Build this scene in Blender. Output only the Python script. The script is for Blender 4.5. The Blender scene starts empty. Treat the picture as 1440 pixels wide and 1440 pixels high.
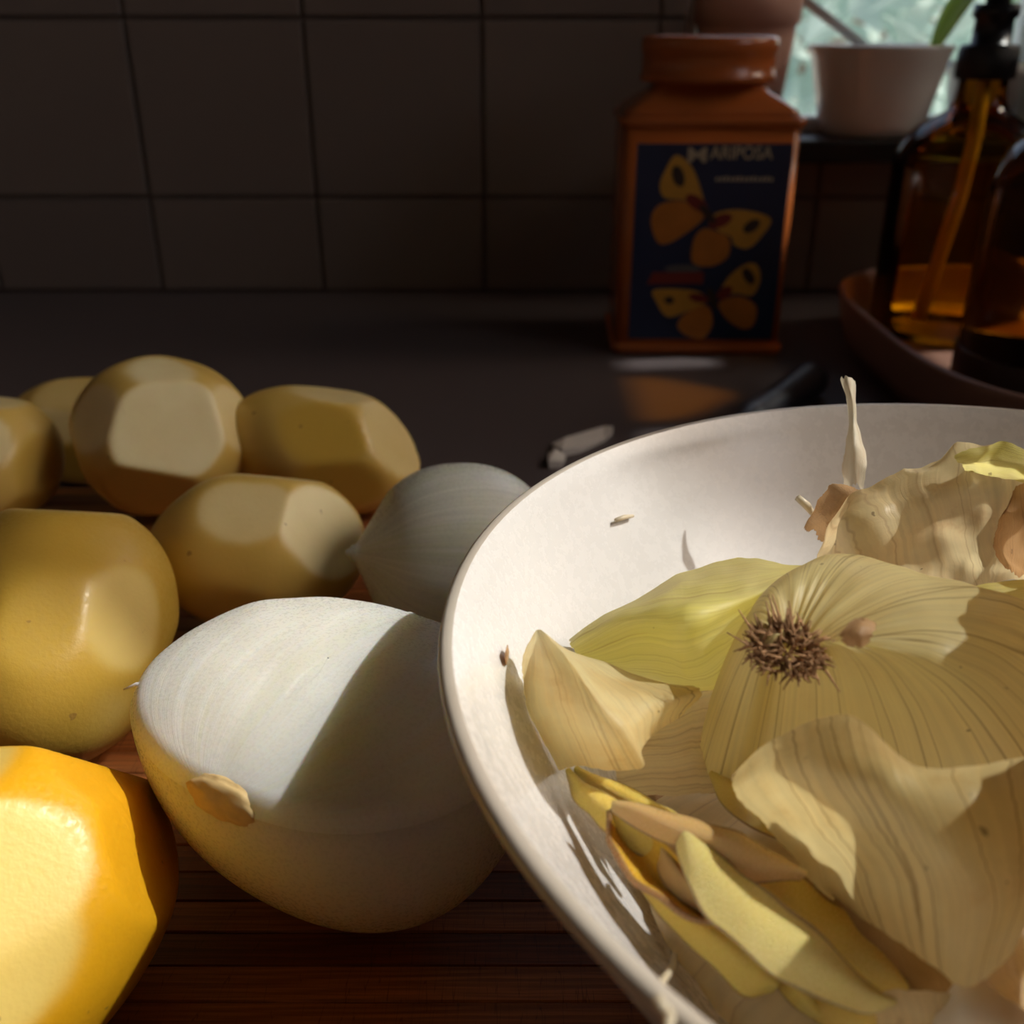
import bpy, bmesh, math, random
import numpy as np
from mathutils import Vector, Matrix, noise
R = math.radians
S = bpy.context.scene
C = S.collection

# ------------------------------------------------------------------ camera
CAM_H, PITCH, FPX = .237, 25.5, 1440.0
cd = bpy.data.cameras.new('camera'); cam = bpy.data.objects.new('camera', cd); C.objects.link(cam)
cam.location = (0, 0, CAM_H); cam.rotation_euler = (R(90 - PITCH), 0, 0)
cd.sensor_width = 36; cd.lens = 36; cd.clip_start = .01
cd.dof.use_dof = True; cd.dof.focus_distance = .25; cd.dof.aperture_fstop = 15
S.camera = cam

# ------------------------------------------------------------------ light
SUN = Vector((-1.0, -.12, -1.10)).normalized()
w = bpy.data.worlds.new('World'); S.world = w; w.use_nodes = True
nt = w.node_tree; bg = nt.nodes['Background']
sky = nt.nodes.new('ShaderNodeTexSky'); sky.sky_type = 'NISHITA'; sky.sun_disc = False
sky.air_density = .7; sky.dust_density = 4; sky.ozone_density = .6
sky.sun_elevation = R(46); sky.sun_rotation = math.atan2(-SUN.x, -SUN.y)
wm = nt.nodes.new('ShaderNodeMix'); wm.data_type = 'RGBA'; wm.blend_type = 'MULTIPLY'; wm.inputs[0].default_value = 1; wm.inputs[7].default_value = (1, .91, .81, 1)   # hazy warm sky
nt.links.new(sky.outputs[0], wm.inputs[6]); nt.links.new(wm.outputs[2], bg.inputs[0]); bg.inputs[1].default_value = .36
sl = bpy.data.lights.new('sun', 'SUN'); sl.energy = 4.1; sl.cycles.is_caustics_light = True; sl.angle = R(.8); sl.color = (1, .95, .89)
so = bpy.data.objects.new('sun', sl); C.objects.link(so)
so.rotation_euler = SUN.to_track_quat('-Z', 'Y').to_euler(); so.location = (3, 2, 3)
def portal(loc, rot, sx, sy):
    l = bpy.data.lights.new('window_portal', 'AREA'); l.shape = 'RECTANGLE'; l.size = sx; l.size_y = sy
    l.cycles.is_portal = True
    o = bpy.data.objects.new('window_portal', l); C.objects.link(o); o.location = loc; o.rotation_euler = rot
portal((.33, 1.07, .42), (R(-90), 0, 0), .34, .55)
portal((1.07, .84, .815), (0, R(90), 0), .55, .30)
portal((1.07, -.06, 1.05), (0, R(90), 0), 1.1, 1.08)
S.view_settings.view_transform = 'Standard'; S.view_settings.look = 'None'
S.view_settings.exposure = 0.0; S.view_settings.gamma = 1; S.view_settings.use_curve_mapping = False
S.cycles.use_denoising = True
S.cycles.max_bounces = 10; S.cycles.diffuse_bounces = 5; S.cycles.transparent_max_bounces = 24
S.cycles.sample_clamp_indirect = 6

# ------------------------------------------------------------------ modelling helpers
def ray(u, v):
    th = R(PITCH); x = (u - 720) / FPX; y = (v - 720) / FPX
    return Vector((x, math.cos(th) - y * math.sin(th), -math.sin(th) - y * math.cos(th)))
def U(u, v, z):                       # point at height z seen at photo pixel (u, v): used to measure the scene
    d = ray(u, v); t = (z - CAM_H) / d.z
    return Vector((0, 0, CAM_H)) + d * t
def UP(u, v, p, n):                   # same on a plane
    d = ray(u, v); o = Vector((0, 0, CAM_H)); t = (p - o).dot(n) / d.dot(n)
    return o + d * t

def link(name, me, mat=None, parent=None):
    o = bpy.data.objects.new(name, me); C.objects.link(o)
    if mat is not None: me.materials.append(mat)
    if parent is not None: o.parent = parent
    return o
def tag(o, label=None, cat=None, group=None, kind=None):
    if label: o['label'] = label
    if cat: o['category'] = cat
    if group: o['group'] = group
    if kind: o['kind'] = kind
    return o
def empty(name, loc, rz=0):
    o = bpy.data.objects.new(name, None); C.objects.link(o); o.location = loc; o.rotation_euler = (0, 0, rz)
    o.empty_display_size = .02
    return o
def fin(name, bm, mat, parent=None, smooth=True):
    bmesh.ops.recalc_face_normals(bm, faces=bm.faces)
    if bm.calc_volume(signed=True) < 0: bmesh.ops.reverse_faces(bm, faces=bm.faces)
    me = bpy.data.meshes.new(name); bm.to_mesh(me); bm.free()
    if smooth:
        for p in me.polygons: p.use_smooth = True
    return link(name, me, mat, parent)
def box(bm, x0, x1, y0, y1, z0, z1, bev=0, seg=2):
    b = bmesh.new()
    bmesh.ops.create_cube(b, size=1)
    bmesh.ops.scale(b, vec=(x1 - x0, y1 - y0, z1 - z0), verts=b.verts)
    bmesh.ops.translate(b, vec=((x0 + x1) / 2, (y0 + y1) / 2, (z0 + z1) / 2), verts=b.verts)
    if bev: bmesh.ops.bevel(b, geom=b.edges[:], offset=bev, segments=seg, affect='EDGES', profile=.5)
    me = bpy.data.meshes.new('t'); b.to_mesh(me); b.free(); bm.from_mesh(me); bpy.data.meshes.remove(me)
def boxo(name, mat, ext, bev=0, parent=None, kind=None, smooth=False):
    bm = bmesh.new(); box(bm, *ext, bev=bev)
    o = fin(name, bm, mat, parent, smooth)
    if kind: o['kind'] = kind
    return o
def lathe(bm, prof, seg=64, cap0=False, cap1=False, cx=0, cy=0):
    rings = []
    for r, z in prof:
        if r < 1e-6: rings.append([bm.verts.new((cx, cy, z))])
        else: rings.append([bm.verts.new((cx + r * math.cos(2 * math.pi * k / seg), cy + r * math.sin(2 * math.pi * k / seg), z)) for k in range(seg)])
    for a, b in zip(rings, rings[1:]):
        for k in range(seg):
            k2 = (k + 1) % seg
            if len(a) == 1 and len(b) == 1: continue
            if len(a) == 1: bm.faces.new((a[0], b[k2], b[k]))
            elif len(b) == 1: bm.faces.new((a[k], a[k2], b[0]))
            else: bm.faces.new((a[k], a[k2], b[k2], b[k]))
    if cap0 and len(rings[0]) > 1: bm.faces.new(rings[0][::-1])
    if cap1 and len(rings[-1]) > 1: bm.faces.new(rings[-1])
def tube(bm, pts, rad, seg=8):
    pts = [Vector(p) for p in pts]; n = len(pts)
    rr = rad if isinstance(rad, (list, tuple)) else [rad] * n
    rings = []; up = Vector((0.21, .13, .97)).normalized()
    for i, p in enumerate(pts):
        t = (pts[min(i + 1, n - 1)] - pts[max(i - 1, 0)]).normalized()
        a = t.cross(up)
        if a.length < 1e-4: a = t.cross(Vector((1, 0, 0)))
        a.normalize(); b = t.cross(a)
        rings.append([bm.verts.new(p + (a * math.cos(2 * math.pi * k / seg) + b * math.sin(2 * math.pi * k / seg)) * rr[i]) for k in range(seg)])
    for a, b in zip(rings, rings[1:]):
        for k in range(seg): bm.faces.new((a[k], a[(k + 1) % seg], b[(k + 1) % seg], b[k]))
    bm.faces.new(rings[0][::-1]); bm.faces.new(rings[-1])
def spline(pts, n):                   # Catmull-Rom through a list of points, n samples
    P = np.array([tuple(p) for p in pts], float); m = len(P)
    Q = np.vstack([2 * P[0] - P[1], P, 2 * P[-1] - P[-2]])
    t = np.linspace(0, m - 1, n); i = np.minimum(t.astype(int), m - 2); f = (t - i)[:, None]
    p0, p1, p2, p3 = Q[i], Q[i + 1], Q[i + 2], Q[i + 3]
    return .5 * (2 * p1 + (p2 - p0) * f + (2 * p0 - 5 * p1 + 4 * p2 - p3) * f ** 2 + (3 * p1 - p0 - 3 * p2 + p3) * f ** 3)
def grid_eval(net, su, sv):           # tensor Catmull-Rom, net rows x cols of 3-D points, evaluated at arrays su, sv in 0..1
    N = np.array(net, float); r, c = N.shape[:2]
    def ext(A): return np.concatenate([2 * A[:1] - A[1:2], A, 2 * A[-1:] - A[-2:-1]], 0)
    def w4(t, m):
        x = np.clip(t, 0, 1) * (m - 1); i = np.minimum(x.astype(int), m - 2); f = x - i
        return i, np.stack([.5 * (-f + 2 * f ** 2 - f ** 3), .5 * (2 - 5 * f ** 2 + 3 * f ** 3), .5 * (f + 4 * f ** 2 - 3 * f ** 3), .5 * (-f ** 2 + f ** 3)], -1)
    E = ext(N); E = np.swapaxes(ext(np.swapaxes(E, 0, 1)), 0, 1)
    iu, wu = w4(su, c); iv, wv = w4(sv, r)
    out = np.zeros(su.shape + (3,))
    for a in range(4):
        for b in range(4):
            out += E[iv + a, iu + b] * (wv[..., a] * wu[..., b])[..., None]
    return out

# ------------------------------------------------------------------ material helpers
class M:
    def __init__(s, name):
        s.m = bpy.data.materials.new(name); s.m.use_nodes = True; s.t = s.m.node_tree
        s.p = s.t.nodes['Principled BSDF']; s.o = s.t.nodes['Material Output']
    def n(s, t, **k):
        q = s.t.nodes.new('ShaderNode' + t)
        for a, b in k.items():
            if a in ('operation', 'blend_type', 'data_type', 'wave_type', 'bands_direction', 'feature'): setattr(q, a, b)
            else: q.inputs[a.replace('_', ' ')].default_value = b
        return q
    def l(s, a, b): s.t.links.new(a, b)
    def coord(s, which, scale=(1, 1, 1), loc=(0, 0, 0)):
        c = s.t.nodes.new('ShaderNodeTexCoord'); mp = s.t.nodes.new('ShaderNodeMapping')
        mp.inputs['Scale'].default_value = scale; mp.inputs['Location'].default_value = loc
        s.l(c.outputs[which], mp.inputs['Vector']); return mp.outputs[0]
    def noise(s, vec, scale, detail=3, rough=.55, dist=0):
        q = s.n('TexNoise', Scale=scale, Detail=detail, Roughness=rough, Distortion=dist); s.l(vec, q.inputs['Vector']); return q.outputs['Fac']
    def ramp(s, fac, stops, interp='LINEAR'):
        q = s.t.nodes.new('ShaderNodeValToRGB'); q.color_ramp.interpolation = interp
        e = q.color_ramp.elements
        while len(e) < len(stops): e.new(.5)
        for k, (p, c) in enumerate(stops):
            e[k].position = p; e[k].color = (c, c, c, 1) if not isinstance(c, tuple) else c + (1,)
        s.l(fac, q.inputs[0]); return q.outputs[0]
    def mix(s, fac, a, b, bt='MIX'):
        q = s.t.nodes.new('ShaderNodeMix'); q.data_type = 'RGBA'; q.blend_type = bt
        for v, i in ((fac, 0), (a, 6), (b, 7)):
            if hasattr(v, 'links'): s.l(v, q.inputs[i])
            else: q.inputs[i].default_value = (v + (1,)) if isinstance(v, tuple) else v
        return q.outputs[2]
    def bump(s, h, strength=.3, dist=.001):
        q = s.n('Bump', Strength=strength, Distance=dist); s.l(h, q.inputs['Height']); s.l(q.outputs[0], s.p.inputs['Normal']); return q.outputs[0]
    def set(s, **k):
        for a, b in k.items():
            a = a.replace('_', ' '); i = s.p.inputs[a]
            if hasattr(b, 'links'): s.l(b, i)
            else: i.default_value = (b + (1,)) if isinstance(b, tuple) and len(b) == 3 and i.type == 'RGBA' else b
        return s

def plain(name, col, rough=.5, metal=0, spec=.5, var=.12, scale=60):
    m = M(name); v = m.noise(m.coord('Object'), scale, 4)
    c = m.mix(v, tuple(x * (1 - var) for x in col), tuple(min(1, x * (1 + var)) for x in col))
    m.set(Base_Color=c, Roughness=rough, Metallic=metal, Specular_IOR_Level=spec); return m.m

# surfaces
def mk_tile():
    m = M('glazed_tile'); oi = m.t.nodes.new('ShaderNodeObjectInfo')
    v = m.noise(m.coord('Object'), 9, 4)
    c = m.mix(v, (.19, .145, .12), (.225, .178, .15))
    c = m.mix(oi.outputs['Random'], c, (.185, .145, .125))
    m.set(Base_Color=c, Roughness=.38, Specular_IOR_Level=.4); m.bump(m.noise(m.coord('Object'), 22, 3), .12, .002); return m.m
TILE = mk_tile()
GROUT = plain('grout', (.14, .105, .088), .9)
PLASTER = plain('plaster', (.45, .38, .32), .9, var=.05, scale=8)
def mk_counter():
    m = M('counter_laminate'); c = m.coord('Object')
    f = m.noise(c, 420, 4, .7); b = m.noise(c, 6, 3)
    col = m.mix(f, (.080, .064, .064), (.135, .112, .122)); col = m.mix(b, col, (.10, .08, .08))
    m.set(Base_Color=col, Roughness=.5, Specular_IOR_Level=.35); m.bump(f, .1, .0003); return m.m
COUNTER = mk_counter()
def mk_wood():
    m = M('dark_bamboo'); oi = m.t.nodes.new('ShaderNodeObjectInfo')
    g = m.noise(m.coord('Object', (7, 260, 60)), 1, 6, .6, .6); g2 = m.noise(m.coord('Object', (30, 1100, 300)), 1, 3)
    a = m.mix(oi.outputs['Random'], (.24, .062, .018), (.72, .25, .070))
    col = m.mix(m.ramp(g, [(.3, 0.), (.7, 1.)]), a, m.mix(.55, a, (.04, .014, .008)))
    col = m.mix(m.ramp(g2, [(.35, .45), (.6, 0.)]), col, (.03, .012, .007))
    k = m.noise(m.coord('Object', (420, 16, 40), (3, 1, 2)), 1, 2, .5, .3)      # knife cuts across the grain
    cut = m.ramp(k, [(.498, 0.), (.505, .55), (.512, 0.)])
    col = m.mix(cut, col, (.03, .012, .007))
    m.set(Base_Color=col, Roughness=m.ramp(g, [(.3, .5), (.7, .36)]), Specular_IOR_Level=.4); m.bump(g2, .25, .0004); return m.m
WOOD = mk_wood()

def mk_enamel():
    m = M('white_glaze'); c = m.coord('Object')
    v = m.noise(c, 25, 4); f = m.noise(c, 240, 5, .7); sc = m.noise(m.coord('Object', (60, 400, 60)), 3, 3, .6, 1.2)
    col = m.mix(v, (.66, .642, .64), (.70, .683, .682))
    col = m.mix(m.ramp(sc, [(.495, 0.), (.5, .22), (.505, 0.)]), col, (.55, .50, .47))
    col = m.mix(m.ramp(f, [(.68, 0.), (.74, .35)]), col, (.6, .5, .42))
    m.set(Base_Color=col, Roughness=m.ramp(f, [(.3, .2), (.7, .34)]), Specular_IOR_Level=.55, Coat_Weight=.3, Coat_Roughness=.12)
    m.bump(m.noise(c, 160, 4, .65), .05, .0004); return m.m
ENAMEL = mk_enamel()
def mk_rim():
    m = M('bounce_tinted_rim'); v = m.noise(m.coord('Object'), 60, 4)
    m.set(Base_Color=m.mix(v, (.50, .42, .34), (.66, .60, .53)), Roughness=.35); return m.m
RIM = mk_rim()  # tan bounce light from the wood is put into the rim colour

def mk_potato(name, deep, pale, sss=.35):
    m = M(name); at = m.t.nodes.new('ShaderNodeAttribute'); at.attribute_name = 'tone'
    c = m.coord('Object'); v = m.noise(c, 35, 4); f = m.noise(c, 700, 3, .6)
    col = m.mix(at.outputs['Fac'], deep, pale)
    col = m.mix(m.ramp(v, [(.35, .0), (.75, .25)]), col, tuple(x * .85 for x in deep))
    sp = m.noise(c, 210, 2, .5)
    col = m.mix(m.ramp(sp, [(.735, 0.), (.76, .6)]), col, (.25, .13, .04))
    m.set(Base_Color=col, Roughness=m.ramp(f, [(.35, .28), (.65, .5)]), Specular_IOR_Level=.45, Subsurface_Weight=sss,
          Subsurface_Radius=(.012, .006, .0015), Subsurface_Scale=1.0)
    m.bump(m.mix(.35, f, m.noise(c, 60, 3)), .25, .0006); return m.m
POTATO = mk_potato('peeled_potato', (.60, .37, .025), (.90, .81, .50), .10)
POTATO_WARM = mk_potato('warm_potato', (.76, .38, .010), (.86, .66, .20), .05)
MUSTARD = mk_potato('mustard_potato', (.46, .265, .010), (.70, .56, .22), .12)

def mk_onion(name, base, green, tint, sss=.45, bs=.3, top=None):
    m = M(name); uv = m.coord('UV', (1, 1, 1))
    f1 = m.noise(m.coord('UV', (70, 1.6, 1)), 1, 4, .6, .25); f2 = m.noise(m.coord('UV', (240, 5, 1)), 1, 3, .6)
    g = m.noise(m.coord('UV', (14, .8, 1), (2, 5, 0)), 1, 3)
    col = m.mix(m.ramp(f1, [(.35, 0.), (.7, 1.)]), base, tint)
    col = m.mix(m.ramp(g, [(.55, 0.), (.8, .7)]), col, green)
    if top:                                              # paler towards the cut edge, translucent glow painted yellow below
        sp = m.t.nodes.new('ShaderNodeSeparateXYZ'); m.l(uv, sp.inputs[0]); col = m.mix(m.ramp(sp.outputs[1], [(.02, 0.), (.45, 1.)]), top, col)
    gl = m.noise(m.coord('Object'), 1100, 2, .6)
    m.set(Base_Color=col, Roughness=m.ramp(gl, [(.4, .42), (.68, .16)]), Specular_IOR_Level=.5, Subsurface_Weight=sss,
          Subsurface_Radius=(.014, .0095, .0040), Subsurface_Scale=2.0)
    m.bump(m.mix(.5, f1, m.mix(.5, f2, gl)), bs, .0005); return m.m
ONION = mk_onion('onion_flesh', (.95, .885, .79), (.88, .85, .62), (.96, .925, .86))
ONION_SIDE_GLOW = mk_onion('onion_side_glow', (.92, .76, .34), (.88, .76, .28), (.94, .84, .48), .8, .06, (.94, .89, .76))  # yellow glow of light through the flesh painted into the side colour
ONION_SHADED = mk_onion('onion_shaded', (.72, .76, .73), (.60, .68, .50), (.56, .60, .58))  # white flesh with the grey of the shade put into its colour
ROOT = plain('root_fibre', (.34, .185, .085), .8, var=.4, scale=300)
PLATE = plain('root_plate', (.74, .52, .24), .6, var=.25, scale=400)

def mk_skin(name, a, b, vein, tr=.45, nv=9, vs=.55, brown=.35, bcol=(.50, .27, .10), rough=.38):
    m = M(name)
    oi = m.t.nodes.new('ShaderNodeObjectInfo')
    mp = m.coord('UV'); ad = m.n('VectorMath', operation='ADD'); m.l(mp, ad.inputs[0])
    cm = m.n('CombineXYZ'); m.l(oi.outputs['Random'], cm.inputs['Z']); m.l(cm.outputs[0], ad.inputs[1])
    def uvn(sx, sy, d=3, r=.5, di=0, k=1):
        s = m.n('VectorMath', operation='MULTIPLY'); s.inputs[1].default_value = (sx, sy, 37 * k); m.l(ad.outputs[0], s.inputs[0])
        return m.noise(s.outputs[0], 1, d, r, di)
    v1 = uvn(nv, .16, 0, .3, .0); v2 = uvn(nv * 9, .5, 3, .55, .0, 2); blot = uvn(2.6, 2.2, 5, .65, .3, 3); cross = uvn(5, 14, 4, .6, 1.5, 4)
    col = m.mix(m.ramp(blot, [(.35, 0.), (.65, 1.)]), a, b)
    col = m.mix(m.ramp(v2, [(.35, .28), (.62, 0.)]), col, tuple(x * .6 for x in a))
    col = m.mix(m.ramp(v1, [(.42, 0.), (.427, vs), (.436, 0.), (.53, 0.), (.536, vs), (.543, 0.)]), col, vein)
    col = m.mix(m.ramp(blot, [(.60, 0.), (.74, brown)]), col, bcol)
    sp = m.noise(m.coord('Object'), 330, 2, .5); col = m.mix(m.ramp(sp, [(.74, 0.), (.77, .6)]), col, (.10, .045, .015))
    h = m.mix(.3, v2, cross); nb = m.bump(h, .4, .0006)
    m.set(Base_Color=col, Roughness=rough, Specular_IOR_Level=.5, Sheen_Weight=0.0)
    t = m.n('BsdfTranslucent'); m.l(col, t.inputs['Color']); m.l(nb, t.inputs['Normal'])
    mx = m.t.nodes.new('ShaderNodeMixShader'); mx.inputs[0].default_value = tr
    m.l(m.p.outputs[0], mx.inputs[1]); m.l(t.outputs[0], mx.inputs[2]); m.l(mx.outputs[0], m.o.inputs['Surface']); return m.m
SK_YEL = mk_skin('yellow_green_skin', (.90, .84, .30), (.92, .84, .40), (.50, .36, .10), .62, brown=.12)
SK_GOLD = mk_skin('golden_skin', (.94, .84, .50), (.86, .65, .30), (.34, .18, .05), .55, brown=.4, vs=.7)
SK_PALE = mk_skin('pale_skin', (.90, .82, .44), (.86, .74, .38), (.27, .17, .05), .62, nv=7, vs=.75, brown=.22)
SK_GREY = mk_skin('papery_skin', (.84, .73, .38), (.76, .60, .27), (.27, .14, .04), .58, nv=5, vs=.8, brown=.3)
SK_TAN = mk_skin('tan_skin', (.88, .76, .46), (.82, .65, .38), (.36, .2, .08), .6, nv=4, brown=.5, bcol=(.54, .32, .16), vs=.4)
SK_BROWN = mk_skin('brown_skin', (.66, .42, .22), (.56, .33, .15), (.3, .15, .05), .4, brown=.5)
SK_DRY = mk_skin('dry_white_skin', (.85, .78, .62), (.80, .68, .50), (.6, .4, .2), .35, brown=.2)
SK_DARK = mk_skin('dark_brown_skin', (.46, .29, .10), (.38, .22, .07), (.2, .1, .03), .3, brown=.4)  # darker brown variant for skins low in the heap

def mk_peel(name, deep, pale, skin):
    m = M(name); c = m.coord('Object'); ge = m.t.nodes.new('ShaderNodeNewGeometry')
    v = m.noise(c, 50, 4); f = m.noise(m.coord('UV', (30, 110, 1)), 1, 3, .6)
    col = m.mix(v, deep, pale)
    sk = m.mix(m.noise(c, 300, 4, .7), skin, tuple(x * .45 for x in skin))
    uvx = m.t.nodes.new('ShaderNodeSeparateXYZ'); m.l(m.coord('UV'), uvx.inputs[0])
    e = m.ramp(uvx.outputs[0], [(.0, 1.), (.05, .8), (.09, 0.), (.93, 0.), (.97, .8), (1., 1.)])
    spots = m.ramp(m.noise(c, 110, 3, .6), [(.68, 0.), (.72, .8)])
    col = m.mix(e, col, sk); col = m.mix(spots, col, tuple(x * .5 for x in skin))
    m.set(Base_Color=col, Roughness=m.ramp(f, [(.4, .42), (.6, .10)]), Specular_IOR_Level=.55, Subsurface_Weight=.3, Subsurface_Radius=(.006, .003, .001), Subsurface_Scale=1.0)
    m.bump(f, .8, .0008); return m.m
PEEL_GOLD = mk_peel('golden_peel', (.80, .50, .06), (.84, .62, .16), (.50, .30, .13))
PEEL_DEEP = mk_peel('deep_peel', (.78, .40, .02), (.80, .48, .05), (.45, .24, .08))
PEEL_PALE = mk_peel('pale_peel', (.86, .61, .16), (.90, .72, .29), (.50, .33, .18))
PEEL_SKIN = mk_peel('peel_outside', (.74, .40, .12), (.76, .50, .22), (.42, .22, .09))

ORANGE = plain('orange_tin', (.46, .125, .03), .24, .0, .6, var=.18, scale=14)
BLUE = plain('blue_print', (.012, .030, .085), .4, var=.2, scale=20)
WING = plain('wing_orange', (.55, .20, .03), .45, var=.3, scale=60)
WINGY = plain('wing_yellow', (.62, .33, .05), .45, var=.2, scale=60)
WINGD = plain('wing_dark', (.05, .035, .03), .5)
WINGR = plain('print_red', (.22, .03, .025), .5)
CREAM = plain('print_cream', (.56, .48, .34), .5)
CLAY = plain('tray_clay', (.30, .165, .125), .38, var=.12, scale=30)
TERRA = plain('terracotta', (.78, .46, .35), .7, var=.12, scale=25)
DARKB = plain('dark_bottle', (.022, .013, .010), .42, spec=.4)
BLACKP = plain('black_plastic', (.008, .008, .011), .35)
BLACKW = plain('black_sill', (.008, .008, .008), .4)
WHITEP = plain('white_paint', (.75, .77, .78), .4, var=.04)
PORC = plain('porcelain', (.90, .89, .87), .15, var=.04)
STEEL = plain('steel', (.6, .6, .6), .25, 1)
WHITEBIT = plain('white_scrap', (.80, .76, .72), .6, var=.06, scale=200)
def mk_leaf(name, col):
    m = M(name); c = m.mix(m.noise(m.coord('Object'), 50, 3), col, tuple(x * .7 for x in col)); m.set(Base_Color=c, Roughness=.45)
    t = m.n('BsdfTranslucent'); m.l(c, t.inputs[0]); mx = m.t.nodes.new('ShaderNodeMixShader'); mx.inputs[0].default_value = .5
    m.l(m.p.outputs[0], mx.inputs[1]); m.l(t.outputs[0], mx.inputs[2]); m.l(mx.outputs[0], m.o.inputs['Surface']); return m.m
LEAF = mk_leaf('lime_leaf', (.66, .84, .14)); HEDGE = mk_leaf('hedge_leaf', (.74, .88, .84))
def mk_clear(name, col, fres=1.45, rough=.03):
    m = M(name); t = m.t.nodes; tr = t.new('ShaderNodeBsdfTransparent'); gl = t.new('ShaderNodeBsdfGlossy'); fr = t.new('ShaderNodeFresnel'); mx = t.new('ShaderNodeMixShader')
    v = m.noise(m.coord('Object'), 18, 3); m.l(m.mix(v, col, tuple(min(1, x * 1.12) for x in col)), tr.inputs[0])
    gl.inputs['Roughness'].default_value = rough; fr.inputs[0].default_value = fres
    m.l(fr.outputs[0], mx.inputs[0]); m.l(tr.outputs[0], mx.inputs[1]); m.l(gl.outputs[0], mx.inputs[2]); m.l(mx.outputs[0], m.o.inputs['Surface']); return m.m
def mk_glass(name, col, ior):
    m = M(name); m.set(Base_Color=col, Roughness=.0, IOR=ior, Transmission_Weight=1.); return m.m
AMBER = mk_clear('amber_glass', (.95, .66, .13)); LIQ = mk_clear('amber_liquid', (.97, .80, .35), 1.1); DAMBER = mk_glass('dark_amber_glass', (.40, .115, .006), 1.36); PANE = mk_clear('window_glass', (.93, .98, .97), 1.3)

# ------------------------------------------------------------------ the setting
WY = 1.0
WT = .06                                             # wall thickness
XR = 1.0                                            # inner face of the right wall
cnt = boxo('counter', COUNTER, (-1.3, XR, -.16, WY, -.04, 0), .002, kind='structure')
cnt.cycles.is_caustics_receiver = True
boxo('floor', PLASTER, (-1.3, XR, -1.6, WY, -.95, -.9), kind='structure')
boxo('ceiling', PLASTER, (-1.4, XR + .1, -1.7, WY + WT, 1.9, 1.96), kind='structure')
boxo('wall_left', PLASTER, (-1.4, -1.3, -1.7, WY + WT, -.95, 1.9), kind='structure')
boxo('wall_front', PLASTER, (-1.3, XR + .1, -1.7, -1.6, -.95, 1.9), kind='structure')
WX0, WX1, WZ0, WZ1 = .155, .50, .144, .70            # window in the back wall
bm = bmesh.new()
box(bm, -1.3, WX0, WY, WY + WT, -.95, 1.9); box(bm, WX1, XR + .1, WY, WY + WT, -.95, 1.9)
box(bm, WX0, WX1, WY, WY + WT, -.95, WZ0 - .02); box(bm, WX0, WX1, WY, WY + WT, WZ1, 1.9)
wall = fin('wall_back', bm, GROUT, smooth=False); wall['kind'] = 'structure'
boxo('sun_block_wall', PLASTER, (.545, .60, WY + WT, WY + WT + .14, -.95, 1.9), kind='structure')  # unseen wall added to keep sun out of the back window
tcache = {}
def tile(x0, x1, z0, z1):
    g = .0016; x0 += g; x1 -= g; z0 += g; z1 -= g
    if x1 - x0 < .008 or z1 - z0 < .008: return
    k = (round(x1 - x0, 4), round(z1 - z0, 4))
    if k not in tcache:
        b = bmesh.new(); box(b, 0, k[0], -.004, 0, 0, k[1], bev=.0012, seg=1)
        me = bpy.data.meshes.new('tile'); bmesh.ops.recalc_face_normals(b, faces=b.faces); b.to_mesh(me); b.free(); me.materials.append(TILE); tcache[k] = me
    o = bpy.data.objects.new('tile', tcache[k]); C.objects.link(o); o.parent = wall; o.location = (x0, WY, z0)
TS, TH = .157, .152
for r in range(-1, 3):
    z0, z1 = (.0894 - TH, .0894) if r < 0 else (.0894 + r * TH, .0894 + (r + 1) * TH)
    z0 = max(z0, .001)
    for k in range(-6, 7):
        x0 = -.027 + k * TS; x1 = min(x0 + TS, .86)
        if x0 > .85: continue
        if x1 > WX0 and z1 > WZ0 - .021 and x0 < WX1:
            if x0 < WX0: tile(x0, WX0, z0, z1)
            if z0 < WZ0 - .021: tile(max(x0, WX0) if x0 < WX0 else x0, x1, z0, WZ0 - .021)
            continue
        tile(x0, x1, z0, z1)
# right wall with the window the sun comes through
JY = .402                                             # jamb of the big window the sun comes through
VY0, VY1, VZ0, VZ1 = .690, .985, .54, 1.09           # small unseen window added beside it so sun reaches the counter
bm = bmesh.new(); X0, X1 = XR, XR + WT
box(bm, X0, X1, JY, VY0, -.95, 1.9); box(bm, X0, X1, VY1, WY, -.95, 1.9); box(bm, X0, X1, VY0, VY1, -.95, VZ0); box(bm, X0, X1, VY0, VY1, VZ1, 1.9)
box(bm, X0, X1, -1.6, -.60, -.95, 1.9); box(bm, X0, X1, -.60, JY, -.95, .50); box(bm, X0, X1, -.60, JY, 1.60, 1.9)
fin('wall_right', bm, PLASTER, smooth=False)['kind'] = 'structure'
# windows
win = boxo('window_1', WHITEP, (WX0, WX0 + .012, WY + .025, WY + WT, WZ0, WZ1), .002, kind='structure')
boxo('window_frame', WHITEP, (WX1 - .03, WX1, WY + .025, WY + WT, WZ0, WZ1), .002, win)
boxo('window_frame', WHITEP, (WX0, WX1, WY + .025, WY + WT, WZ1 - .03, WZ1), .002, win)
boxo('window_frame', WHITEP, (WX0, WX1, WY + .025, WY + WT, WZ0, WZ0 + .014), .002, win)
boxo('window_pane', PANE, (WX0 + .012, WX1 - .03, WY + .040, WY + .044, WZ0 + .014, WZ1 - .03), 0, win)
boxo('window_sill', BLACKW, (WX0 - .015, WX1 + .02, WY - .045, WY + WT, WZ0 - .02, WZ0), .003, win)
bm = bmesh.new(); tube(bm, [(.255, 1.035, .262), (.318, 1.035, .222), (.365, 1.038, .186)], .0045, 10)
fin('stay_bar', bm, WHITEP, win)
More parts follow.
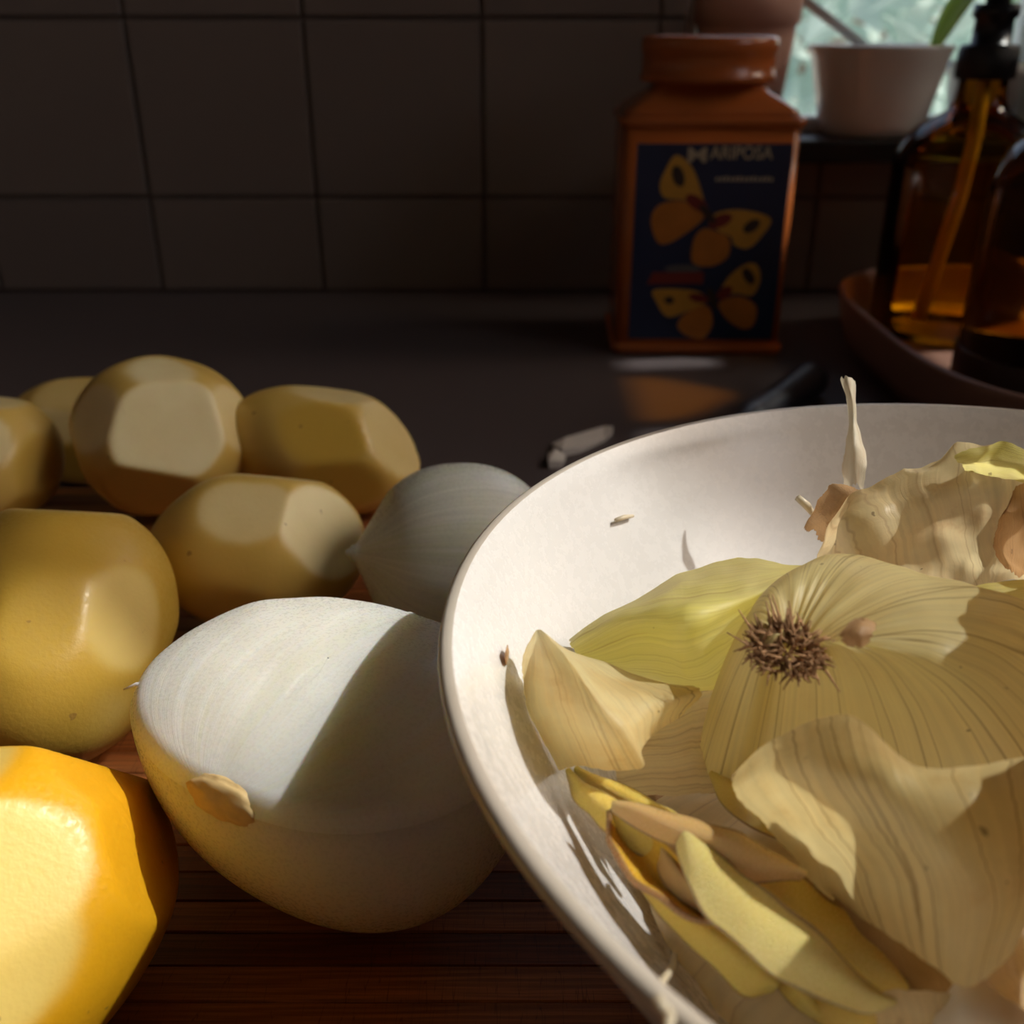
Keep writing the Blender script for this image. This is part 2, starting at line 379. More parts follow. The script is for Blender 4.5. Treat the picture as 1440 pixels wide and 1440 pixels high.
def side_window(name, y0, y1, z0, z1):
    a, b = XR + .03, XR + WT
    o = boxo(name, WHITEP, (a, b, y1 - .012, y1, z0, z1), .002, kind='structure')
    boxo('window_frame', WHITEP, (a, b, y0, y0 + .012, z0, z1), .002, o)
    boxo('window_frame', WHITEP, (a, b, y0 + .012, y1 - .012, z0, z0 + .02), .002, o)
    boxo('window_frame', WHITEP, (a, b, y0 + .012, y1 - .012, z1 - .02, z1), .002, o)
    boxo('window_pane', PANE, (XR + .043, XR + .047, y0 + .012, y1 - .012, z0 + .02, z1 - .02), 0, o)
side_window('window_2', -.60, JY, .50, 1.60)
side_window('added_window_3', VY0, VY1, VZ0, VZ1)
SHZ = .79
boxo('added_shelf_1', WHITEP, (.875, XR + .02, VY0, VY1, SHZ - .012, SHZ), .002, kind='structure')  # unseen shelf added to hold the jar that tints the sun
jar = empty('added_amber_jar', (.945, .786, SHZ)); tag(jar, 'unseen wide amber glass jar added to tint the sun on the counter', 'jar')
bm = bmesh.new(); JARG = mk_clear('orange_amber_glass', (.97, .56, .05)); lathe(bm, [(0, .001), (.060, .001), (.064, .005), (.064, .165), (.060, .180), (.050, .192), (.044, .197), (.042, .205), (.042, .215)], 64); fin('glass_body', bm, JARG, jar)  # added out of view to throw an orange patch on the counter
bm = bmesh.new(); lathe(bm, [(0, .205), (.044, .205), (.0455, .207), (.0455, .228), (.043, .230), (0, .230)], 40); fin('cap', bm, BLACKP, jar)
# outside
boxo('ground_outside', plain('garden_soil', (.42, .42, .36), .9), (-12, 14, 1.3, 16, -1.2, -1.1), kind='structure')
rnd = random.Random(5)
def bush(name, cx, cy, cz, rx, ry, rz, n, size, label):
    V, F = [], []
    for i in range(n):
        while True:
            p = Vector((rnd.uniform(-1, 1), rnd.uniform(-1, 1), rnd.uniform(-1, 1)))
            if .25 < p.length < 1: break
        c = Vector((cx + p.x * rx, cy + p.y * ry, cz + p.z * rz)); s = size * rnd.uniform(.6, 1.3)
        a = Vector((rnd.gauss(0, 1), rnd.gauss(0, 1), rnd.gauss(0, 1))).normalized(); b = a.cross(Vector((rnd.gauss(0, 1), rnd.gauss(0, 1), rnd.gauss(0, 1)))).normalized()
        k = len(V); V += [c - a * s, c + b * s * .45, c + a * s, c - b * s * .45]; F.append((k, k + 1, k + 2, k + 3))
    me = bpy.data.meshes.new(name); me.from_pydata(V, [], F); o = link(name, me, HEDGE)
    tag(o, label, 'bush', kind='stuff')
bush('garden_bush', 1.6, 5.2, .1, 2.0, .9, 1.25, 2600, .12, 'pale blurred garden bush seen through the window glass')

# ------------------------------------------------------------------ cutting board, one strip at a time
BT, BY0, BY1 = .030, .045, .472
board = empty('cutting_board', (0, .26, 0))
tag(board, 'dark striped wooden cutting board under the potatoes, onions and bowl', 'cutting board')
SW = .0102; n = int((BY1 - BY0) / SW)
stripm = []
for k in range(3):
    b = bmesh.new(); box(b, -.42, .42, 0, SW - .00015, 0, BT - .0004 * (k % 2) * .5, bev=.0004, seg=1)
    me = bpy.data.meshes.new('strip'); bmesh.ops.recalc_face_normals(b, faces=b.faces); b.to_mesh(me); b.free(); me.materials.append(WOOD); stripm.append(me)
for i in range(n):
    o = bpy.data.objects.new('strip', stripm[i % 3]); C.objects.link(o); o.parent = board
    o.location = ((i * 37 % 11 - 5) * .0012, BY0 + i * SW - .26, 0)

# ------------------------------------------------------------------ bowl
BC, BR, BZ = (.1165, .1706), .1305, .130
bowl = empty('mixing_bowl', (BC[0], BC[1], BT))
tag(bowl, 'large white mixing bowl full of onion skins and potato peels', 'bowl')
IN = [(.1280, .1010), (.1272, .0998), (.1255, .0970), (.1235, .0930), (.1195, .0860), (.1135, .0760), (.1055, .0640), (.096, .0510), (.083, .0360), (.066, .0235), (.046, .0150), (.024, .0105), (0, .0095)]
ins = spline([(r, 0, z) for r, z in IN], 60)
OUT = [(0, .004), (.045, .004), (.052, .0), (.056, .0), (.058, .004), (.070, .016), (.085, .030), (.099, .046), (.110, .062), (.1185, .077), (.1245, .0895), (.1285, .0968)]
outs = spline([(r, 0, z) for r, z in OUT], 60)
bm = bmesh.new(); lathe(bm, [(max(r, 0) if k < 59 else 0, z) for k, (r, _, z) in enumerate(ins)], 160)
inner = fin('bowl_inside', bm, ENAMEL, bowl)
bm = bmesh.new(); lathe(bm, [(max(r, 0) if k else 0, z) for k, (r, _, z) in enumerate(outs)], 160)
outer = fin('bowl_outside', bm, ENAMEL, bowl)
bm = bmesh.new(); lathe(bm, [(.1285, .0968), (.1302, .0978), (.1308, .0990), (.1305, .1003), (.1295, .1011), (.1280, .1010)], 160)
rim = fin('bowl_rim', bm, RIM, bowl); rim['label'] = 'thin rim with tan bounce light in its colour'
HZ = .004                             # the heap's measured heights, raised to the bowl
def keep_in(p, gap=.0012):            # keep a point of the heap inside the bowl
    z = max(p.z, .045); zb = [q[2] + BT for q in ins][::-1]; rb = [q[0] for q in ins][::-1]
    if z > BZ: return Vector((p.x, p.y, z))
    m = np.interp(z, zb, rb) - gap; d = Vector((p.x - BC[0], p.y - BC[1])); 
    if d.length > m: d *= m / d.length
    return Vector((BC[0] + d.x, BC[1] + d.y, z))

# ------------------------------------------------------------------ sheets: onion skins and peels
def sheet(name, net, mat, label, cat='onion skin', group=None, nu=44, nv=40, amp=.0012, fr=70, rag=.03, rfr=6, seed=0, swap=False, thick=0, parent=None, crease=0, edges=(1, 1, 1, 1)):
    N = [[U(p[0], p[1], p[2] + HZ) for p in row] for row in net]
    s, t = np.meshgrid(np.linspace(0, 1, nu), np.linspace(0, 1, nv))
    def ragn(x, k): return np.array([rag * (.5 + .9 * noise.noise(Vector((float(q) * rfr, seed * 7.3 + k, 0))) + .5 * noise.noise(Vector((float(q) * rfr * 4, seed * 3.1 + k, 5)))) for q in x])
    e0 = ragn(np.linspace(0, 1, nv), 0)[:, None] * edges[0]; e1 = ragn(np.linspace(0, 1, nv), 9)[:, None] * edges[1]
    f0 = ragn(np.linspace(0, 1, nu), 20)[None] * edges[2]; f1 = ragn(np.linspace(0, 1, nu), 31)[None] * edges[3]
    s2 = e0 + s * (1 - e0 - e1); t2 = f0 + t * (1 - f0 - f1)
    P = grid_eval([[tuple(q) for q in r] for r in N], s2, t2)
    du = np.gradient(P, axis=1); dv = np.gradient(P, axis=0); nr = np.cross(du, dv); nr /= (np.linalg.norm(nr, axis=2, keepdims=True) + 1e-12)
    if nr[..., 2].mean() < 0: nr = -nr
    V = []
    for j in range(nv):
        for i in range(nu):
            p = P[j, i]; q = Vector(p) * fr + Vector((seed * 11.1, 0, 0))
            d = amp * (noise.noise(q) + .5 * noise.noise(q * 2.3))
            if crease:
                r_ = noise.noise(Vector((p[0] * fr * .8, p[1] * fr * .8, seed * 5.)))
                d += crease * (1 - min(1, abs(r_) * 6)) 
            V.append(keep_in(Vector(p + nr[j, i] * d)))
    c = sum(V, Vector()) / len(V)
    F = [(j * nu + i, j * nu + i + 1, (j + 1) * nu + i + 1, (j + 1) * nu + i) for j in range(nv - 1) for i in range(nu - 1)]
    me = bpy.data.meshes.new(name); me.from_pydata([v - c for v in V], [], F)
    uv = me.uv_layers.new(name='UVMap')
    S2, T2 = s.ravel(), t.ravel()
    for lp in me.loops:
        k = lp.vertex_index; uv.data[lp.index].uv = (T2[k], S2[k]) if swap else (S2[k], T2[k])
    for p in me.polygons: p.use_smooth = True
    o = link(name, me, mat, parent); o.location = c
    if thick:
        md = o.modifiers.new('thickness', 'SOLIDIFY'); md.thickness = thick; md.offset = -1
    if parent is None: tag(o, label, cat, group)
    return o

# the cap of onion skin with the root tuft
def cap():
    ctr = U(1106, 925, .126)
    rimp = [(1030, 1098, .098), (985, 1090, .094), (980, 1050, .096), (992, 1000, .100), (1015, 950, .106), (1052, 885, .113), (1110, 835, .119), (1178, 797, .124), (1240, 796, .126), (1325, 822, .127),
            (1400, 842, .126), (1490, 875, .125), (1530, 950, .122), (1540, 1040, .116), (1500, 1120, .108), (1380, 1150, .100), (1250, 1150, .096), (1140, 1120, .095), (1075, 1085, .096)]
    n = 180; nr = 44
    pts = [tuple(U(p[0], p[1], p[2] + .001)) for p in rimp]; m = len(pts)
    loop = spline(pts[-2:] + pts + pts[:3], (m + 4) * 20 + 1)[40:40 + m * 20]
    idx = np.linspace(0, len(loop), n, endpoint=False).astype(int); L = loop[idx]
    c = np.array(ctr); V = [tuple(c)]; F = []
    for j in range(1, nr + 1):
        s = j / nr
        for k in range(n):
            e = L[k] - c; ra = 1 - .05 * (.5 + noise.noise(Vector((k * .35, 3, 0)))) * s ** 6
            p = c + e * s * ra
            z0 = c[2] + e[2] * (s ** 2.0)                    # domed: flat near the root, falling towards the rim
            b = .0105 * math.sin(math.pi * min(1, s * .98)) ** 1.0
            th = 2 * math.pi * k / n
            rib = .0004 * math.sin(th * 23 + 2 * math.sin(th * 5)) * math.exp(-((s - .2) / .16) ** 2)
            dimple = -.004 * math.exp(-(s / .10) ** 2)
            q = Vector(p) * 75; wr = .0011 * noise.noise(q) * s + .0006 * noise.noise(q * 2.7) * s
            V.append((p[0], p[1], z0 + b + rib + dimple + wr))
    for k in range(n): F.append((0, 1 + k, 1 + (k + 1) % n))
    for j in range(nr - 1):
        for k in range(n):
            a = 1 + j * n + k; b = 1 + j * n + (k + 1) % n; F.append((a, a + n, b + n, b))
    V = [keep_in(Vector(v)) - ctr for v in V]
    me = bpy.data.meshes.new('skin_cap'); me.from_pydata(V, [], F); uv = me.uv_layers.new(name='UVMap')
    for p in me.polygons:
        ks = [(v - 1) % n for v in p.vertices if v > 0]; wrap = max(ks) - min(ks) > n / 2
        for li in p.loop_indices:
            v = me.loops[li].vertex_index
            if v == 0: uv.data[li].uv = (ks[0] / n * 3, 0)
            else:
                k = (v - 1) % n; k = k + n if wrap and k < n / 2 else k
                uv.data[li].uv = (k / n * 3, ((v - 1) // n + 1) / nr)
        p.use_smooth = True
    root = empty('onion_root_end', ctr)
    tag(root, 'pale yellow onion skin cap with a brown tuft of roots, on top of the heap', 'onion skin')
    link('skin_cap', me, SK_PALE, root)
    rn = random.Random(3); g = bmesh.new()
    up = Vector((-.22, -.55, .80)).normalized(); tx = up.cross(Vector((.5, 1, 0))).normalized(); ty = up.cross(tx)
    for i in range(380):
        r = .0050 * math.sqrt(rn.random()); a = rn.uniform(0, 2 * math.pi)
        b = (tx * math.cos(a) * 1.35 + ty * math.sin(a) * .95) * r
        o = (tx * math.cos(a + rn.gauss(0, .9)) + ty * math.sin(a + rn.gauss(0, .9)))
        ln = rn.uniform(.0015, .0038) * (1.9 if rn.random() < .10 else 1)
        lean = .35 + 1.1 * r / .0050
        d = (up + o * lean).normalized(); d2 = (d + o * .8 + Vector((rn.gauss(0, .4), rn.gauss(0, .4), rn.gauss(0, .4)))).normalized()
        p0 = b + up * .0035; p1 = p0 + d * ln * .5; p2 = p1 + d2 * ln * .6
        tube(g, [p0, p1, p2], [.00030, .00026, .00012], 5)
    t = fin('root_tuft', g, ROOT, root); t['label'] = 'brown dried root tuft'; t['kind'] = 'stuff'
cap()

sheet('onion_skin', [
    [(1025, 1092, .106), (1095, 1036, .118), (1190, 1003, .1265), (1295, 1078, .1255), (1460, 1060, .1250)],
    [(1033, 1118, .104), (1110, 1085, .117), (1210, 1080, .1245), (1320, 1120, .1245), (1475, 1125, .1245)],
    [(1075, 1162, .099), (1150, 1150, .112), (1250, 1160, .1185), (1350, 1190, .1200), (1480, 1205, .1205)],
    [(1118, 1212, .093), (1200, 1220, .105), (1290, 1240, .111), (1380, 1270, .1135), (1465, 1265, .115)],
    [(1140, 1245, .087), (1235, 1305, .095), (1310, 1360, .099), (1360, 1390, .101), (1425, 1345, .105)]],
    SK_GREY, 'wide veined papery onion skin lying in front of the root tuft', nu=80, nv=80, amp=.0005, rag=.015, seed=1, crease=.0003)
sheet('onion_skin', [
    [(798, 900, .100), (880, 851, .106), (960, 806, .112), (1040, 785, .117), (1142, 800, .119)],
    [(801, 908, .105), (880, 862, .118), (960, 852, .123), (1040, 836, .124), (1138, 808, .121)],
    [(812, 925, .101), (890, 905, .112), (960, 905, .117), (1020, 880, .118), (1122, 816, .118)],
    [(828, 940, .095), (900, 957, .098), (1000, 972, .101), (1045, 930, .106), (1100, 832, .112)]],
    SK_YEL, 'curled yellow-green onion layer leaning behind the folded skin', nu=64, nv=48, amp=.0012, rag=.015, seed=2, swap=True, crease=.0004)
sheet('onion_skin', [
    [(748, 892, .115), (752, 884, .117), (760, 883, .118), (768, 889, .118), (776, 896, .117), (786, 905, .115), (797, 915, .112)],
    [(735, 930, .108), (764, 930, .117), (795, 930, .120), (818, 950, .120), (838, 956, .116), (872, 954, .111), (932, 957, .107)],
    [(735, 1000, .100), (780, 1004, .110), (825, 1008, .115), (868, 1020, .115), (885, 1010, .114), (932, 985, .112), (986, 970, .108)],
    [(770, 1086, .091), (812, 1080, .098), (860, 1085, .103), (906, 1080, .105), (905, 1055, .107), (930, 1028, .105), (962, 1003, .102)]],
    SK_GOLD, 'folded golden onion skin at the left side of the heap, against the bowl wall', nu=72, nv=56, amp=.0009, rag=.018, seed=3)
sheet('onion_skin', [
    [(860, 1000, .098), (920, 985, .099), (990, 945, .101), (1060, 900, .104)],
    [(860, 1060, .094), (920, 1050, .095), (990, 1040, .096), (1050, 1030, .096)],
    [(870, 1125, .088), (930, 1120, .090), (1000, 1115, .092), (1060, 1110, .092)]],
    SK_TAN, 'flat tan onion skin lying under the folded golden skin', nu=40, nv=36, rag=.03, seed=4, swap=True)
sheet('onion_skin', [
    [(1148, 800, .106), (1185, 705, .126), (1240, 672, .133), (1300, 650, .138), (1370, 622, .144), (1440, 640, .145), (1490, 690, .142)],
    [(1158, 805, .108), (1212, 742, .125), (1265, 716, .130), (1315, 700, .134), (1375, 682, .138), (1440, 690, .138), (1490, 715, .136)],
    [(1168, 812, .106), (1230, 780, .119), (1280, 766, .122), (1330, 760, .124), (1380, 756, .125), (1430, 752, .126), (1490, 770, .126)],
    [(1180, 825, .100), (1240, 826, .104), (1290, 834, .106), (1340, 834, .107), (1390, 828, .108), (1430, 820, .109), (1490, 824, .110)]],
    SK_TAN, 'big rumpled tan onion skin standing at the back of the bowl', nu=84, nv=60, amp=.0032, fr=62, rag=.025, seed=5, crease=.0018)
sheet('onion_skin', [
    [(1340, 640, .143), (1375, 624, .146), (1420, 626, .148), (1470, 650, .146)],
    [(1345, 655, .141), (1380, 650, .144), (1425, 655, .145), (1470, 670, .143)],
    [(1352, 668, .138), (1390, 672, .140), (1430, 680, .140), (1470, 690, .138)]],
    SK_YEL, 'pale green curled onion scrap topping the rumpled tan skin', nu=40, nv=30, amp=.0022, fr=90, rag=.04, seed=6, swap=True)
sheet('onion_skin', [
    [(1335, 836, .120), (1390, 818, .123), (1450, 812, .124), (1510, 815, .124)],
    [(1340, 845, .118), (1390, 838, .122), (1450, 836, .123), (1510, 840, .122)],
    [(1350, 858, .114), (1400, 868, .117), (1450, 880, .117), (1510, 885, .116)]],
    SK_YEL, 'pale green onion skin wedged behind the root-tuft cap', nu=36, nv=28, rag=.03, seed=7, swap=True)
sheet('onion_skin', [
    [(1129, 742, .116), (1150, 700, .124), (1165, 680, .128), (1185, 682, .128)],
    [(1140, 752, .114), (1165, 725, .121), (1190, 702, .126), (1215, 690, .128)],
    [(1160, 770, .110), (1185, 752, .115), (1210, 730, .120), (1240, 700, .126)]],
    SK_BROWN, 'ragged brown onion skin scrap at the foot of the dry stalk', nu=40, nv=36, amp=.0015, rag=.09, rfr=5, seed=8)
sheet('onion_skin', [
    [(1418, 705, .137), (1428, 680, .140), (1455, 676, .142), (1490, 690, .142)],
    [(1405, 735, .131), (1430, 730, .134), (1460, 728, .136), (1490, 735, .136)],
    [(1392, 770, .124), (1424, 774, .127), (1460, 772, .130), (1490, 780, .130)],
    [(1412, 800, .119), (1424, 812, .119), (1460, 815, .121), (1490, 812, .122)]],
    SK_BROWN, 'ragged orange-brown skin at the right edge, over the rumpled tan skin', nu=44, nv=44, amp=.002, fr=90, rag=.06, rfr=4, seed=41)
sheet('onion_skin', [
    [(1196, 872, .1345), (1214, 866, .1355), (1236, 876, .1355)],
    [(1178, 892, .1335), (1208, 886, .1352), (1230, 890, .1350)],
    [(1184, 906, .1315), (1208, 914, .1322), (1222, 904, .1330)]],
    SK_BROWN, 'tiny reddish brown skin flake stuck beside the root tuft', nu=26, nv=22, amp=.0006, rag=.10, rfr=8, seed=42)
sheet('onion_stalk', [
    [(1181, 530, .146), (1191, 528, .147), (1202, 534, .146)],
    [(1188, 556, .142), (1197, 556, .143), (1205, 558, .142)],
    [(1193, 590, .136), (1200, 590, .137), (1206, 592, .136)],
    [(1190, 625, .131), (1202, 622, .133), (1215, 626, .131)],
    [(1183, 655, .126), (1200, 652, .128), (1220, 658, .127)],
    [(1186, 690, .120), (1202, 688, .122), (1214, 694, .121)]],
    SK_DRY, 'thin dry onion stalk sticking up above the bowl rim', cat='onion stalk', nu=14, nv=60, amp=.0007, fr=140, rag=.06, seed=9)
def chunk(name, c, size, seed, mat, label, cat='scrap', rot=0):
    b = bmesh.new(); bmesh.ops.create_icosphere(b, subdivisions=3, radius=1)
    for v in b.verts:
        v.co = Vector((v.co.x * size[0], v.co.y * size[1], v.co.z * size[2])) * (1 + .35 * noise.noise(v.co * 1.3 + Vector((seed, 0, 0))))
    o = fin(name, b, mat); o.location = c; o.rotation_euler = (0, 0, rot); tag(o, label, cat); return o
def sliver(a, b, r, label):
    g = bmesh.new(); a = Vector(a); b = Vector(b); c = (a + b) / 2
    m_ = (a + b) / 2 + Vector((0, 0, r * .4))
    tube(g, [a - c, m_ - c, b - c], [r * .8, r, r * .6], 6); o = fin('onion_sliver', g, SK_DRY); o.location = c; tag(o, label, 'scrap'); return o
# a point on the bowl's inner wall under a pixel
def wall_pt(u, v):
    d = ray(u, v); o = Vector((0, 0, CAM_H)); prof = [(r, z + BT) for r, _, z in ins]
    t = .15
    while t < .6:
        p = o + d * t; r = math.hypot(p.x - BC[0], p.y - BC[1])
        if p.z < BZ + .001:
            rz = np.interp(p.z, [q[1] for q in prof[::-1]], [q[0] for q in prof[::-1]])
            if r > rz - .0005 and p.y > .0: return p
        t += .0005
    return p
a = wall_pt(862, 733); b = wall_pt(887, 727); sliver(a + Vector((.0006, -.0006, .0006)), b + Vector((.0006, -.0006, .0006)), .0007, 'tiny straw-coloured onion sliver stuck high on the bowl wall')
sliver(U(1122, 700, .128), U(1144, 724, .123), .0012, 'short white sliver beside the ragged brown skin scrap')
p = wall_pt(709, 923); q = chunk('skin_fleck', p + Vector((.0006, 0, .0003)), (.00035, .0024, .0019), 4, SK_BROWN, 'small brown fleck stuck on the left bowl wall', rot=math.atan2(p.y - BC[1], p.x - BC[0]))
# fibre on the rim at the front
pts = [U(940, 1450, .1335), U(942, 1425, .1335), U(927, 1408, .1332)] + [wall_pt(u_, v_) + Vector((.0012, .0004, .0012)) for u_, v_ in ((920, 1392), (935, 1370), (942, 1345), (958, 1312))]
g = bmesh.new(); cc = pts[2].copy(); tube(g, [Vector(x) - cc for x in spline(pts, 40)], .0006, 6)
o = fin('onion_fibre', g, SK_DRY); o.location = cc; tag(o, 'fine pale onion fibre draped over the front bowl rim', 'scrap')

# potato peels
def strip(mid, mat, label, seed, cup=.002, n=60, tilt=0., group=None, tk=.0011):
    """mid: (u, v, z, half width in px along the across direction) down the centre line"""
    P = [U(a, b, z + HZ) for a, b, z, _ in mid]; net = []
    for i, p in enumerate(P):
        t = (P[min(i + 1, len(P) - 1)] - P[max(i - 1, 0)]).normalized()
        ac = t.cross(Vector((0, -.45, .9))).normalized(); hw = (mid[i][3] if 0 < i < len(mid) - 1 else 1.5) / 1440 * (p - Vector((0, 0, CAM_H))).length
        up = ac.cross(t).normalized() * -1
        if up.z < 0: up = -up
        net.append([p - ac * hw + up * (-cup + tilt), p + up * cup * .3, p + ac * hw + up * (-cup - tilt)])
    nu, nv = 16, n
    s, t = np.meshgrid(np.linspace(0, 1, nu), np.linspace(0, 1, nv))
    G = grid_eval([[tuple(q) for q in r] for r in net], s, t); V = []
    for j in range(nv):
        for i in range(nu):
            p = Vector(G[j, i]); q = p * 120 + Vector((seed * 9, 0, 0)); e = abs(s[j, i] - .5) * 2
            p += Vector((noise.noise(q), noise.noise(q + Vector((5, 0, 0))), noise.noise(q + Vector((0, 7, 0))))) * .0009 * (.4 + e); V.append(keep_in(p, .0020))
    c = sum(V, Vector()) / len(V)
    F = [(j * nu + i, j * nu + i + 1, (j + 1) * nu + i + 1, (j + 1) * nu + i) for j in range(nv - 1) for i in range(nu - 1)]
    me = bpy.data.meshes.new('potato_peel'); me.from_pydata([v - c for v in V], [], F); uv = me.uv_layers.new(name='UVMap')
    for lp in me.loops: uv.data[lp.index].uv = (s.ravel()[lp.vertex_index], t.ravel()[lp.vertex_index])
    for q in me.polygons: q.use_smooth = True
    o = link('potato_peel', me, mat); o.location = c
    md = o.modifiers.new('thickness', 'SOLIDIFY'); md.thickness = tk; md.offset = 0
    tag(o, label, 'potato peel', group); return o
strip([(953, 1150, .104, 4), (975, 1195, .103, 22), (1020, 1250, .102, 36), (1080, 1310, .101, 42), (1150, 1355, .099, 36), (1215, 1395, .096, 20), (1260, 1410, .094, 5)], PEEL_PALE, 'long pale glistening potato peel, broadest of those by the front wall', 11, cup=.0016)
strip([(798, 1086, .099, 5), (830, 1118, .099, 17), (880, 1158, .0985, 20), (935, 1188, .098, 20), (990, 1215, .097, 16), (1030, 1240, .095, 6)], PEEL_GOLD, 'bright yellow potato peel starting below the folded golden skin', 12)
strip([(812, 1082, .096, 5), (850, 1105, .0965, 14), (890, 1125, .0965, 18), (940, 1148, .096, 14), (980, 1165, .095, 4)], PEEL_GOLD, 'narrow yellow potato peel just above the bright yellow one', 13)
strip([(862, 1132, .1035, 6), (895, 1138, .104, 16), (940, 1158, .104, 21), (1000, 1178, .1035, 24), (1060, 1205, .102, 28), (1130, 1232, .099, 14)], PEEL_SKIN, 'potato peel lying brown skin side up under the papery skin', 14)
strip([(862, 1158, .096, 10), (890, 1190, .096, 30), (925, 1228, .0955, 36), (975, 1270, .094, 32), (1020, 1310, .092, 14)], PEEL_DEEP, 'deep orange potato peel cupped against the front bowl wall', 15, cup=-.004)
strip([(893, 1222, .0935, 8), (925, 1252, .0935, 20), (965, 1288, .093, 24), (1015, 1328, .092, 28), (1065, 1368, .091, 32), (1092, 1388, .090, 14)], PEEL_GOLD, 'yellow potato peel with a rounded end resting along the front bowl wall', 16)
strip([(930, 1192, .098, 4), (948, 1220, .098, 13), (972, 1250, .097, 14), (1000, 1285, .095, 5)], PEEL_SKIN, 'short brown-edged peel sliver tucked left of the glistening peel', 17)
strip([(1085, 1345, .090, 4), (1105, 1372, .090, 11), (1128, 1400, .089, 10), (1150, 1425, .087, 4)], PEEL_GOLD, 'small yellow peel sliver right of the rounded peel end', 18)
strip([(1010, 1215, .095, 8), (1070, 1245, .094, 36), (1140, 1290, .092, 44), (1220, 1350, .090, 40), (1300, 1410, .086, 16)], PEEL_GOLD, 'shaded potato peel under the lower edge of the papery skin', 19)
strip([(1000, 1090, .096, 6), (1030, 1110, .097, 20), (1075, 1140, .096, 24), (1130, 1180, .094, 12)], PEEL_GOLD, 'golden potato peel showing below the root-tuft cap', 20)
strip([(1130, 1410, .085, 10), (1200, 1420, .085, 30), (1290, 1440, .084, 34), (1380, 1465, .083, 16)], PEEL_GOLD, 'dim yellow potato peel at the bottom of the heap by the front rim', 21)
sheet('onion_skin', [
    [(1150, 1235, .094), (1230, 1260, .095), (1330, 1320, .094), (1460, 1300, .094)],
    [(1180, 1310, .090), (1260, 1340, .091), (1350, 1380, .090), (1470, 1380, .090)],
    [(1210, 1390, .086), (1290, 1420, .086), (1370, 1450, .086), (1480, 1460, .086)]],
    SK_DARK, 'dark brown onion skin below the papery skin', nu=40, nv=36, amp=.002, rag=.05, seed=22)
sheet('onion_skin', [
    [(1210, 1395, .094), (1270, 1390, .096), (1330, 1395, .097), (1360, 1400, .097)],
    [(1225, 1420, .092), (1280, 1422, .094), (1335, 1425, .095), (1370, 1430, .095)],
    [(1240, 1460, .088), (1290, 1465, .090), (1345, 1465, .091), (1380, 1465, .091)]],
    SK_TAN, 'small translucent skin scrap at the front of the heap', nu=32, nv=30, amp=.0015, rag=.06, seed=23)
chunk('onion_chunk', U(1382, 1438, .099), (.0066, .006, .0045), 2, SK_DRY, 'small off-white onion chunk at the front of the heap', 'onion piece')
# two skins added beyond the frame to shade the right of the heap
def shading_skin(c, a, wdt, hgt, lean, seed, mat, label):
    V, F = [], []; nx, nz = 26, 22; c = Vector(c); ax = Vector((math.cos(a), math.sin(a), 0)); nn = Vector((-ax.y, ax.x, 0))
    for j in range(nz):
        for k in range(nx):
            s, t = k / (nx - 1) - .5, j / (nz - 1); q = Vector((s * 3 + seed, t * 3, seed * 2.))
            ww = wdt * (1 - .45 * t * t) * (1 + .1 * noise.noise(q * 2)); hh = hgt * (1 - .8 * s * s) * (1 + .08 * noise.noise(Vector((s * 9, seed, 0))))
            V.append(keep_in(c + ax * s * ww + nn * (wdt * .5 * (s * s) + lean * t + .006 * noise.noise(q)) + Vector((0, 0, hh * t))))
    F = [(j * nx + k, j * nx + k + 1, (j + 1) * nx + k + 1, (j + 1) * nx + k) for j in range(nz - 1) for k in range(nx - 1)]
    me = bpy.data.meshes.new('onion_skin'); me.from_pydata([v - c for v in V], [], F); uv = me.uv_layers.new(name='UVMap')
    for lp in me.loops: uv.data[lp.index].uv = ((lp.vertex_index % nx) / (nx - 1), (lp.vertex_index // nx) / (nz - 1))
    for q in me.polygons: q.use_smooth = True
    o = link('onion_skin', me, mat); o.location = c; md = o.modifiers.new('thickness', 'SOLIDIFY'); md.thickness = .0008; tag(o, label, 'onion skin')
shading_skin((.116, .160, .112), R(62), .080, .056, .004, 31, SK_BROWN, 'brown onion skin added out of view to shade the heap, the rear one of two')
shading_skin((.092, .104, .105), R(76), .070, .052, .004, 37, SK_BROWN, 'brown onion skin added out of view to shade the heap, the front one of two')
